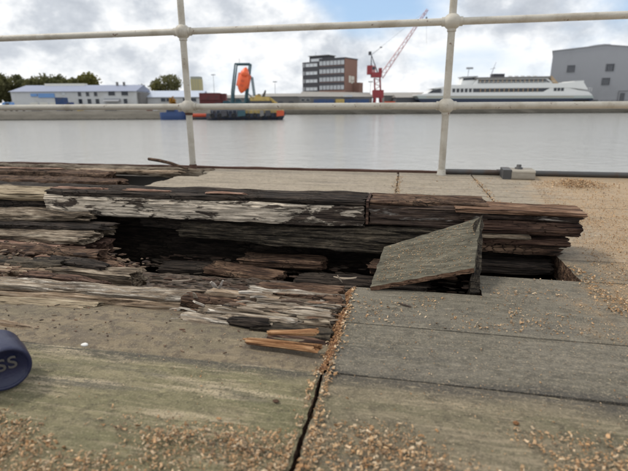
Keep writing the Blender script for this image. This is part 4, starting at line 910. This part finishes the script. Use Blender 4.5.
t = far('small_boat', 'low red orange boat moored between the blue boat and the workboat', 'boat', a, D + .8, -3.05); hull(MB(), b_ - a, 2.6, .75).build('hull', 'hull_navy', t); hull(MB(), b_ - a, 2.7, .75).build('red_topside', 'hull_red', t, (0, 0, .76))
# workboat
D = 112; a, b_ = FL(207, D), FL(286, D); Ln = b_ - a; t = far('workboat', 'dark blue workboat with yellow deck machinery moored in mid harbour', 'boat', a, D, -3.10)
def X(px): return FL(px, D) - a
def Z(y, x=250): return FZ(y, D, x) + 3.10
hull(MB(), Ln, 5.5, Z(113.2), .1, .12).build('hull', 'hull_navy', t)
MB().box(X(212), X(246), -2.2, 2.2, Z(113.2) + .003, Z(108)).build('deck_block', 'hull_navy', t); MB().box(X(246.2), X(283), -2.2, 2.2, Z(113.2) + .003, Z(107.5)).build('deck_block', 'machine_yellow', t)
dh = MB().box(X(216), X(232), -1.6, 1.6, Z(108) + .003, Z(103)).build('deckhouse', 'davit_teal', t)
windows(dh, [(X(p), Z(106.5)) for p in (219, 223.5, 228)], .7, .6, -1.6)
mm = MB().box(X(250), X(272), -1.5, 1.5, Z(108) - .4, Z(101)).build('machine_base', 'dark_clad', t)
MB().box(X(251), X(270), -1.3, 1.2, Z(101), Z(97)).build('machine_housing', 'machine_yellow', mm); MB().prism([(X(268), Z(99)), (X(270), Z(97)), (X(278), Z(103.5)), (X(276), Z(104.5))], -.4, .4).build('boom', 'machine_yellow', mm)
MB().prism([(X(262), Z(97)), (X(265), Z(97)), (X(266.5), Z(91)), (X(265.5), Z(90))], -.2, .2).build('jib', 'dark_steel', mm); MB().box(X(256), X(261), -1, 1, Z(97), Z(94.8)).build('hood', 'machine_yellow', mm)
ty = MB(); ty.tube([(.38 * math.cos(q * .5236), 0, .38 * math.sin(q * .5236)) for q in range(13)], .16, 8, False); tym = ty.mesh('tyre_fender', 'tyre')
for px in range(214, 276, 7): link('tyre_fender', tym, t, (X(px), -2.85, Z(115)))
for px, mt, w_ in ((226, 'dark_clad', 1.3), (243, 'davit_teal', 1.8), (263, 'low_grey', .9), (269, 'dark_clad', 1.2), (281, 'lifeboat_deep_orange', 1.7)):
    MB().prism([(X(px) - w_ / 2, Z(116.2)), (X(px) + w_ / 2, Z(115.4)), (X(px) + w_ / 2, Z(111)), (X(px) + w_ * .3, Z(110.4)), (X(px) - w_ / 2, Z(110.6))], -3.1, -2.8).build('deck_gear', mt, t)
for px, yt, w_, mt in ((247, 99.5, 1.6, 'davit_teal'), (259, 93.8, .8, 'dark_clad'), (271, 99.5, 1.2, 'machine_yellow'), (265, 101.5, 2.0, 'machine_yellow'), (281, 105.5, 1.2, 'dark_clad'), (238, 99, 1.4, 'davit_teal'), (226, 100.5, 1.8, 'davit_teal')):
    MB().prism([(X(px) - w_ / 2, Z(108.5)), (X(px) + w_ / 2, Z(108.5)), (X(px) + w_ / 2, Z(yt + 1)), (X(px) + w_ * .25, Z(yt)), (X(px) - w_ * .4, Z(yt + .2))], .2, 1.6).build('deck_gear', mt, t)
mm = MB()
for px in range(210, 284, 4): mm.tube([(X(px), -2.5, Z(113.2)), (X(px), -2.5, Z(110.2))], .05, 4)
mm.tube([(X(209), -2.5, Z(110.2)), (X(283), -2.5, Z(110.2))], .05, 4); mm.build('bulwark_rail', 'grey_metal', t)
# launch frame and lifeboat
t = far('davit_frame', 'tall dark teal steel launch frame holding the orange lifeboat', 'launch frame', X(232) + a, D, Z(108) - 3.10 + .01)
bx, bz = X(232), Z(108)
def pt(px, py, y=0): return (X(px) - bx, y, Z(py) - bz)
for y in (-1.35, 1.35):
    MB().tube([pt(232.5, 107.5, y), pt(233.5, 92, y), pt(238, 64, y)], [.30, .24, .18], 6).build('leg', 'davit_teal', t)
    MB().tube([pt(245.5, 107.5, y), pt(247, 95, y), pt(252, 64, y)], [.30, .24, .18], 6).build('leg', 'davit_teal', t)
    MB().tube([pt(237.6, 64.3, y), pt(252.3, 64.3, y)], .2, 6).build('top_beam', 'davit_teal', t)
    MB().tube([pt(250, 77, y), pt(253, 77, y), pt(254.8, 96, y)], .14, 6).build('strut', 'davit_teal', t)
MB().tube([pt(245, 64.3, -1.35), pt(245, 64.3, 1.35)], .15, 6).build('cross_beam', 'davit_teal', t); MB().tube([pt(246, 90, -1.2), pt(254, 99, -1.2)], .12, 6).build('brace', 'davit_teal', t)
MB().tube([pt(241.5, 64, 0), pt(241.3, 58.5, 0)], .06, 5).build('aerial', 'grey_metal', t); MB().tube([pt(233, 103, -1.35), pt(246, 103, -1.35)], .2, 6).build('sill_beam', 'davit_teal', t)
D = 109.6; c = F(243.6, 80.3, D); t = far('lifeboat', 'bright orange enclosed lifeboat hung steeply in the launch frame', 'lifeboat', c[0], D, c[1])
MB().tube([(-.2, .4, pxw(8, D)), (.6, 1.6, pxw(10, D))], .12, 6).build('hanger', 'davit_teal', t)
lb = MB(); Lb = pxw(25.5, D); rb = pxw(6.2, D); tilt = Matrix.Rotation(R(14), 4, 'Y')
prof = [(max(.01, rb * math.sin(math.pi * q / 16) ** .62 * (1 - .10 * q / 16)), Lb * (q / 16 - .5)) for q in range(17)]
lb.lathe(prof, 20, tilt); lb.build('hull', 'lifeboat_orange', t)
MB().lathe([(rb * 1.04, -Lb * .26), (rb * 1.06, -Lb * .24), (rb * 1.06, Lb * .22), (rb * 1.02, Lb * .24)], 20, tilt @ Matrix.Translation((0, .25, 0)) @ Matrix.Diagonal((1, .85, 1, 1))).build('fender_band', 'lifeboat_deep_orange', t)
mm = MB(); mm.lathe([(.01, 0), (rb * .5, 0), (rb * .5, .7), (rb * .35, 1.0), (.01, 1.0)], 10, tilt @ Matrix.Translation((.1, -rb * .75, Lb * .17))); mm.build('conning_hood', 'lifeboat_orange', t)
for z in (-.2, -.03): MB().box(-.35, .35, -rb * 1.03, -rb * .93, Lb * z - .22, Lb * z + .22).build('hatch', 'lifeboat_deep_orange', t, (0, 0, 0), (0, R(14), 0))

# ---- office block
D = 178; TH = R(34); sc = D * .961 / FPX
Lc = FL(344.7, D); zt = FZ(58.2, D, 330) - GZ; t = far('office_block', 'four storey brick office block with bands of white windows', 'building', Lc, D, GZ, -TH)
Wm = 25.2 * sc / math.cos(TH); Ws = 13.8 * sc / math.sin(TH); Wl = 18.0 * sc / math.cos(TH) ; zl = FZ(59.8, D, 310) - GZ
MB().box(-Wm, 0, 0, Ws, 0, zt).build('wall', 'brick_red', t)
MB().box(-Wm - Wl, -Wm - .002, .5, Ws, 0, zl).build('wing_wall', 'dark_clad', t)
MB().box(-Wm - .1, .15, -.15, Ws + .1, zt, zt + .35).build('parapet', 'dark_clad', t)
zb = [FZ(y, D, 330) - GZ for y in (64.6, 73.0, 81.3, 89.6)]; fh = (FZ(59.4, D, 330) - FZ(64.6, D, 330))
for k, z in enumerate(zb):
    MB().box(-Wm + .003, -.3, -.10, -.002, z + fh + .003, z + fh + .9 if k else zt - .003).build('spandrel', 'dark_clad', t)
    n_ = 7; ww = (Wm - .3) / n_
    gm = MB().box(-ww * .40, ww * .40, -.05, -.002, fh * .06, fh * .94).mesh('pane', 'glass_pale')
    fm = MB().box(-ww * .5, -ww * .40, -.13, -.002, 0, fh).box(ww * .40, ww * .5, -.13, -.002, 0, fh).box(-ww * .4, ww * .4, -.13, -.002, 0, fh * .06).box(-ww * .4, ww * .4, -.13, -.002, fh * .94, fh).box(-.06, .06, -.10, -.055, fh * .06, fh * .94).mesh('window', 'dark_clad')
    for i in range(n_):
        wn = link('window', fm, t, (-Wm + .003 + ww * (i + .5), 0, z)); link('pane', gm, wn)
    gm2 = MB().box(-.85, .85, -.05, -.002, 0, fh * .62).mesh('pane', 'glass_pale'); fm2 = MB().box(-1.0, -.85, -.1, -.002, -.1, fh * .7).box(.85, 1.0, -.1, -.002, -.1, fh * .7).box(-.85, .85, -.1, -.002, fh * .62, fh * .7).mesh('window', 'grey_metal')
    for i in range(3):
        wn = link('window', fm2, t, (-Wm - Wl * (.26 + .22 * i), .5, z + .35 - .4)); link('pane', gm2, wn)
    MB().box(-Wm - Wl - .002, -Wm - Wl * .86, .38, .498, z - .2, z + fh * .7).build('balcony', 'grey_metal', t)
m = MB(); m.box(-Wm - Wl * .80, -Wm + 2.0, 3, 8, zl, FZ(53.2, D, 315) - GZ); pent = m.build('penthouse', 'dark_clad', t); MB().box(-Wm - Wl * .7, -Wm - .5, 2.8, 2.998, zl + .3, zl + 1.3).build('window', 'glass_pale', pent)
MB().box(-Wm - Wl * .84, -Wm + 2.4, 2.6, 8.4, FZ(53.2, D, 315) - GZ, FZ(52.5, D, 315) - GZ).build('roof', 'low_grey', pent)
MB().tube([(-Wm - Wl * .6, 5, FZ(52.5, D) - GZ), (-Wm - Wl * .6, 5, FZ(48, D) - GZ)], .06, 5).build('aerial', 'grey_metal', pent)
sg = MB(); z0 = FZ(83, D, 350) - GZ; z3 = FZ(75.3, D, 350) - GZ; hz = z3 - z0
sg.box(-.001, .08, Ws * .30, Ws * .46, z0 + hz * .1, z3); sg.box(-.001, .08, Ws * .5, Ws * .74, z0 + hz * .45, z3 - .1); sg.box(-.001, .08, Ws * .5, Ws * .62, z0, z0 + hz * .38); sg.box(-.001, .08, Ws * .66, Ws * .74, z0 + .2, z0 + hz * .38); sg.build('wall_sign', 'far_cream', t, (.003, 0, 0))
MB().box(.01, 2.6, Ws - 3, Ws, 0, FZ(82, D, 360) - GZ).build('stair_annex', 'brick_red', t)
# base building with sloping roof
D = 170.5 + 3; a = FL(298, D); t = far('harbour_shed', 'low grey shed with sloping roof at the foot of the office block', 'building', a, D, GZ)
def X(px): return FL(px, D) - a
def Z(y, x=335): return FZ(y, D, x) - GZ
MB().prism([(X(299), 0), (X(372), 0), (X(372), Z(97)), (X(299), Z(96.5))], 0, 3.4).build('wall', 'low_grey', t)
MB().add([(X(298), -.4, Z(96.3)), (X(373), -.4, Z(97.0)), (X(370), 3.6, Z(92.5)), (X(302), 3.6, Z(91.0)), (X(298), 3.6, Z(96.3)), (X(373), 3.6, Z(97))], [(0, 1, 2, 3), (0, 3, 4), (1, 5, 2), (4, 3, 2, 5), (0, 4, 5, 1)]).build('roof', 'low_roof', t)
MB().box(X(343), X(352), -.9, -.41, Z(97), Z(95)).build('awning', 'far_white', t)
windows(t, [(X(p), Z(101)) for p in (303, 308)], 1.2, .8, 0)
D2 = 171
for px0, px1, mt, lab in ((314, 325, 'container_blue', 'blue container at the left under the office block'), (325.5, 334, 'container_blue', 'second blue container, left of the yellow one'), (336, 344, 'machine_yellow', 'ochre yellow container between blue ones'), (345, 357, 'container_blue', 'blue container right of the yellow one'), (357.5, 369, 'container_blue', 'blue container beside the red crane'), (385, 395, 'lifeboat_deep_orange', 'small orange container right of the red crane')):
    container(lab, px0, px1, D2 - 1, 99.2 if mt != 'lifeboat_deep_orange' else 101.5, mt)
for px0, px1, yt, mt, lab, dd in ((262, 300, 96.5, 'low_grey', 'low grey store with pale roof left of the office block', 188), (384, 425, 95.5, 'low_grey', 'low dark store between the crane and the ferry', 186), (225, 262, 98, 'low_grey', 'low grey store behind the workboat', 186), (396, 432, 97.5, 'shed_dark', 'long dark lean-to in front of the dark store', 178)):
    a = FL(px0, dd); b_ = FL(px1, dd); h_ = FZ(yt, dd, px0) - GZ; t = far('store_building', lab, 'building', a, dd, GZ); wd = b_ - a
    MB().box(0, wd, 0, 8, 0, h_).build('wall', mt, t); MB().add([(-.3, -.4, h_), (wd + .3, -.4, h_), (wd + .3, 4, h_ + 1.2), (-.3, 4, h_ + 1.2), (-.3, 8.3, h_), (wd + .3, 8.3, h_)], [(0, 1, 2, 3), (3, 2, 5, 4), (0, 3, 4), (1, 5, 2), (0, 4, 5, 1)]).build('roof', 'low_roof', t)
    for i in range(3): MB().box(wd * (.15 + .28 * i), wd * (.27 + .28 * i), -.06, -.002, .02, h_ * .6).build('door', 'shed_dark', t)
for px0, px1, yt, dd, lab in ((400, 416, 96, 200, 'pale long roof in the distance left of the ferry'), (280, 297, 94.3, 210, 'pale distant roof left of the office block')):
    a = FL(px0, dd); b_ = FL(px1, dd); h_ = FZ(yt, dd, px0) - GZ; t = far('distant_shed', lab, 'building', a, dd, GZ); wd = b_ - a
    MB().prism([(0, 0), (wd, 0), (wd, h_ * .8), (wd / 2, h_), (0, h_ * .8)], 0, 8).build('wall', 'low_grey', t); MB().prism([(-.3, h_ * .79), (wd / 2, h_ + .02), (wd + .3, h_ * .79), (wd / 2, h_ + .3)], -.3, 8.3).build('roof', 'low_roof', t)

# ---- red dock crane
D = 174; L0 = FL(377.5, D); t = far('dock_crane', 'red dockside crane with a long raised jib', 'crane', L0, D, GZ)
def pt(px, py, y=0): c = F(px, py, D); return (c[0] - L0, y, c[1] - GZ)
def lattice(mb, A, B, w0, w1, n, r=.07, br=.045):
    A, B = Vector(A), Vector(B); d = (B - A).normalized(); u = d.cross(Vector((0, 1, 0))).normalized(); v = Vector((0, 1, 0))
    for su, sv in ((1, 1), (1, -1), (-1, 1), (-1, -1)): mb.tube([A + u * su * w0 + v * sv * w0, B + u * su * w1 + v * sv * w1], r, 5)
    for i in range(n):
        p, q = A.lerp(B, i / n), A.lerp(B, (i + 1) / n); wp, wq = w0 + (w1 - w0) * i / n, w0 + (w1 - w0) * (i + 1) / n
        for sv in (1, -1): s = 1 if i % 2 else -1; mb.tube([p + u * s * wp + v * sv * wp, q - u * s * wq + v * sv * wq], br, 4)
        for su in (1, -1): s = 1 if i % 2 else -1; mb.tube([p + u * su * wp + v * s * wp, q + u * su * wq - v * s * wq], br, 4)
    return mb
base = MB()
for px in (375, 380):
    for y in (-1.6, 1.6): base.tube([pt(px - (1 if px < 377 else -1), 106.5, y), pt(px, 93, y * .8)], .42, 6)
base.build('portal_leg', 'crane_red', t); MB().box(-1.9, 1.9, -1.6, 1.6, pt(0, 100)[2], pt(0, 92)[2]).build('portal_deck', 'crane_red', t)
lattice(MB(), pt(377.7, 92), pt(377.2, 78), 1.05, 1.0, 5, .16, .08).build('tower', 'crane_red', t)
cab = MB(); cab.box(pt(371, 80)[0], pt(381, 80)[0], -1.5, 1.5, pt(0, 79.5)[2], pt(0, 74.5)[2]); cab.box(pt(367, 80)[0], pt(372, 80)[0] - .002, -1.3, 1.3, pt(0, 76.5)[2], pt(0, 67.5)[2]); h_ = cab.build('machinery_house', 'crane_red', t)
MB().box(pt(373.5, 0)[0], pt(377, 0)[0], -1.4, 1.2, pt(0, 74.5)[2] + .003, pt(0, 68)[2]).build('cab', 'crane_pale', h_); MB().box(pt(373.8, 0)[0], pt(376.6, 0)[0], -1.45, -1.402, pt(0, 72)[2], pt(0, 69)[2]).build('window', 'glass_dark', h_); MB().box(pt(381, 0)[0] + .002, pt(384, 0)[0], -1, 1, pt(0, 76.5)[2], pt(0, 70)[2]).build('winch_box', 'crane_red', h_)
am = MB()
for y in (-.9, .9): am.tube([pt(371, 75, y), pt(371.5, 55, 0)], .14, 5); am.tube([pt(378, 74, y), pt(371.5, 55, 0)], .11, 5)
am.tube([pt(371.5, 55), pt(381, 47.5)], .05, 4); am.build('apex_frame', 'dark_clad', t); MB().box(pt(370, 0)[0], pt(372.8, 0)[0], -.5, .5, pt(0, 57)[2], pt(0, 53.5)[2]).build('sheave_block', 'dark_clad', t); MB().sphere(pt(381, 47.3), .4, 8, 6, (1.2, .5, .6)).build('sheave', 'dark_clad', t)
lattice(MB(), pt(381, 77), pt(427.5, 9.5), .75, .28, 22, .095, .06).build('jib', 'crane_pale', t)
MB().tube([pt(371.5, 54.5), pt(426, 11)], .035, 4).build('pendant', 'dark_steel', t); MB().tube([pt(426.5, 12), pt(426.5, 44)], .03, 4).build('hoist_rope', 'dark_steel', t); MB().sphere(pt(426.5, 18), .45, 8, 6, (.7, .6, 1)).build('hook_block', 'dark_steel', t)

# ---- ferry
D = 176; L0 = FL(415, D); t = far('ferry', 'white passenger ferry with dark blue hull before the grey hall', 'ferry', L0, D, GZ)
def X(px): return FL(px, D) - L0
def Z(y, x=500): return FZ(y, D, x) - GZ
def pp(pts): return [(X(px), Z(py)) for px, py in pts][::-1]
MB().prism(pp([(417, 97.5), (583, 97.8), (585.5, 100), (580, 106.3), (424, 106.3), (415, 99)]), -4.5, 4.5).build('hull', 'ferry_navy', t)
MB().prism(pp([(413.5, 95.4), (420, 94.6), (566, 95.2), (584, 96), (585.6, 98.8), (416, 98.4)]), -4.62, 4.62).build('topside', 'ferry_green', t)
MB().prism(pp([(414, 94.4), (423, 93.6), (566, 94.2), (583, 94.8), (583.5, 96.2), (414, 95.6)]), -4.7, 4.7).build('rubbing_strake', 'ferry_white', t)
MB().prism(pp([(423, 94), (429, 89.8), (436, 88.0), (556, 87.4), (570, 90.8), (580, 92.4), (583, 94.6)]), -4.3, 4.3).build('main_deck', 'ferry_white', t)
MB().prism(pp([(428, 88.6), (447, 85.2), (549, 84.2), (572, 81.7), (574, 83.5), (579, 90.5), (560, 88.4)]), -4.5, 4.5).build('upper_deck', 'ferry_white', t)
MB().prism(pp([(424, 93), (429, 90), (437, 88.4), (437, 92.8)]), -4.36, -4.301).build('bow_window', 'glass_dark', t)
wm = MB().box(0, pxw(2.7, D), -.08, 0, 0, pxw(3.4, D)).mesh('window', 'glass_dark')
for i in range(7): link('window', wm, t, (X(448 + 4.0 * i), -4.302, Z(92.4)))
MB().prism(pp([(470, 88.9), (542, 88.6), (536, 92.2), (470, 92.4)]), -4.36, -4.301).build('window_band', 'glass_dark', t)
mull = MB().box(-.12, .12, -.05, 0, 0, pxw(3.6, D)).mesh('mullion', 'ferry_tan')
for i in range(13): link('mullion', mull, t, (X(475 + 4.6 * i), -4.362, Z(92.4)))
for px in (546, 549.5, 553): link('window', wm, t, (X(px), -4.302, Z(91.6)))
MB().prism(pp([(472, 79.4), (540, 78.8), (546, 84.2), (468, 85.2)]), -3.4, 3.4).build('saloon', 'ferry_white', t)
MB().prism(pp([(473, 80.2), (538, 79.8), (543, 82.8), (473, 83.4)]), -3.46, -3.401).build('window_band', 'glass_dark', t)
m2 = MB().box(-.14, .14, -.05, 0, 0, pxw(3.2, D)).mesh('mullion', 'ferry_tan')
for i in range(15): link('mullion', m2, t, (X(475 + 4.3 * i), -3.462, Z(83.2)))
MB().prism(pp([(469, 77.8), (542, 77.0), (543, 78.9), (470, 79.5)]), -3.9, 3.9).build('saloon_roof', 'low_grey', t)
MB().prism(pp([(540.5, 77), (543.5, 76.5), (551, 84.3), (546, 84.4)]), -3.6, 3.6).build('stern_screen', 'ferry_tan', t)
wh = MB().prism(pp([(457, 85.3), (459.5, 77.4), (471, 77.2), (473, 85.3)]), -2.6, 2.6).build('wheelhouse', 'ferry_white', t)
MB().prism(pp([(459, 78.2), (472, 77.6), (472, 80), (458.5, 80.6)]), -2.66, -2.601).build('window', 'glass_dark', wh); MB().prism(pp([(458, 76.8), (473, 76.3), (473, 77.2), (458, 77.5)]), -2.9, 2.9).build('roof', 'grey_metal', wh)
mm = MB(); mm.tube([(X(465.5), 0, Z(77)), (X(466), 0, Z(67))], .09, 6); mm.box(X(463.5), X(470), -.2, .2, Z(69), Z(67.2)); mm.build('radar_mast', 'grey_metal', t)
mm = MB(); mm.tube([(X(487.5), 0, Z(78)), (X(492), 0, Z(62))], [.16, .06], 6); mm.tube([(X(487), 0, Z(69)), (X(492), 0, Z(68))], .08, 5); mm.build('signal_mast', 'grey_metal', t)
mm = MB()
for px in range(474, 546, 4): mm.tube([(X(px), -4.2, Z(84.8)), (X(px), -4.2, Z(82.2))], .05, 4)
mm.tube([(X(472), -4.2, Z(82.2)), (X(547), -4.2, Z(82.0))], .06, 4); mm.build('upper_rail', 'ferry_white', t)
rm = MB().tube([(0, 0, 0), (1.2, 0, 0)], .38, 10).mesh('life_raft', 'ferry_white')
for px in (504, 510, 516, 522, 528): link('life_raft', rm, t, (X(px), -1.5, Z(76.7)))
for px in (436, 440): MB().box(X(px), X(px) + .8, -4.36, -4.301, Z(93), Z(89.6)).build('side_door', 'grey_metal', t)
MB().prism(pp([(423, 96.6), (566, 97.0), (566, 97.5), (423, 97.1)]), -4.66, -4.621).build('rust_streaks', 'ferry_tan', t)
MB().box(X(489), X(500), -1.6, 1.6, Z(77.3), Z(74)).build('funnel', 'dark_clad', t)
MB().prism(pp([(565, 82), (574, 81.5), (574, 83), (565, 84)]), -4.4, 4.4).build('stern_bulwark', 'ferry_white', t)
mm = MB()
for i in range(9): px = 566 + 2.1 * i; mm.tube([(X(px), -4.2, Z(92.3)), (X(px), -4.2, Z(88.6))], .05, 4)
mm.tube([(X(562), -4.2, Z(88.6)), (X(582), -4.2, Z(88.6))], .05, 4); mm.build('stern_rail', 'ferry_white', t)
mm = MB().box(X(566), X(581), -4.68, -4.621, Z(103.2), Z(100.2)).build('stern_port', 'tyre', t)

# ---- grey shed
D0, TH = 200, R(27); L0 = FL(546.5, D0); t = far('boat_hall', 'large plain grey metal hall behind the ferry stern', 'building', L0, D0, GZ, -TH)
def X(px): k = FL(px, 1.0); return (k * D0 - L0) / (math.cos(TH) + k * math.sin(TH))
def Zp(y, px): return FZ(y, D0 - X(px) * math.sin(TH), px) - GZ
MB().prism([(0, 0), (X(690), 0), (X(690), Zp(52, 690)), (X(597), Zp(45, 597)), (0, Zp(51.2, 546.5))], 0, 34).build('wall', 'shed_grey', t)
MB().prism([(-.4, Zp(51.3, 546)), (X(597), Zp(45.05, 597)), (X(691), Zp(52.05, 691)), (X(691), Zp(51.4, 691)), (X(597), Zp(44.4, 597)), (-.4, Zp(50.7, 546))], -.35, 34.3).build('roof', 'grey_metal', t)
MB().prism([(X(580), Zp(46.9, 580)), (X(602), Zp(45.3, 602)), (X(602), Zp(43.0, 602)), (X(596), Zp(42.8, 596)), (X(590), Zp(43.4, 590)), (X(581), Zp(45, 581))], 4, 30).build('ridge_vent', 'grey_metal', t)
windows(t, [(X(p), Zp(y, p)) for p, y in ((566, 71.8), (604, 70.6), (602, 84.5))], 2.4, 2.3, 0, 'glass_dark', 'shed_dark', .18)
MB().box(X(618.5), X(623), -.2, -.003, 0, Zp(93, 620)).build('door', 'shed_dark', t)
MB().tube([(X(616.5), -.35, 0), (X(616.5), -.35, Zp(91, 617)), (X(640), -.35, Zp(91, 617))], .12, 6).build('conduit', 'shed_dark', t)
cl = MB()
for i in range(0, 80):
    x = X(690) * (i + .3) / 80; zt_ = Zp(51.2, 546.5) + (Zp(45, 597) - Zp(51.2, 546.5)) * x / X(597) if x < X(597) else Zp(45, 597) + (Zp(52, 690) - Zp(45, 597)) * (x - X(597)) / (X(690) - X(597))
    cl.box(x, x + .12, -.07, -.002, .1, zt_ - .9)
cl.build('cladding_ribs', 'shed_grey', t)
t = far('quay_fence', 'grey steel fence and gantry on the quay in front of the grey hall', 'fence', FL(590, 170.5), 170.5, GZ)
fx = pxw(60, 170.5); m = MB(); m.tube([(0, 0, 2.2), (fx, 0, 2.2)], .06, 5); m.tube([(0, 0, 1.1), (fx, 0, 1.1)], .05, 5); m.build('fence_rail', 'shed_dark', t)
pm = MB().tube([(0, 0, 0), (0, 0, 2.3)], .07, 5).mesh('fence_post', 'shed_dark')
for i in range(12): link('fence_post', pm, t, (fx * i / 11, 0, 0))
for i, (px, w_, h_, mt) in enumerate(((588, 3, 1.6, 'low_grey'), (594, 2.5, 2.3, 'shed_dark'), (600, 4, 1.3, 'grey_metal'))):
    tt = far('quay_crate', ('low grey crate', 'tall dark crate', 'wide pale crate')[i] + ' on the quay right of the ferry stern', 'crate', FL(px, 169.3), 169.3, GZ); MB().box(0, w_ * .5, 0, 1.2, 0, h_).build('body', mt, tt); MB().box(-.06, w_ * .5 + .06, -.06, 1.26, h_, h_ + .12).build('lid', mt, tt)
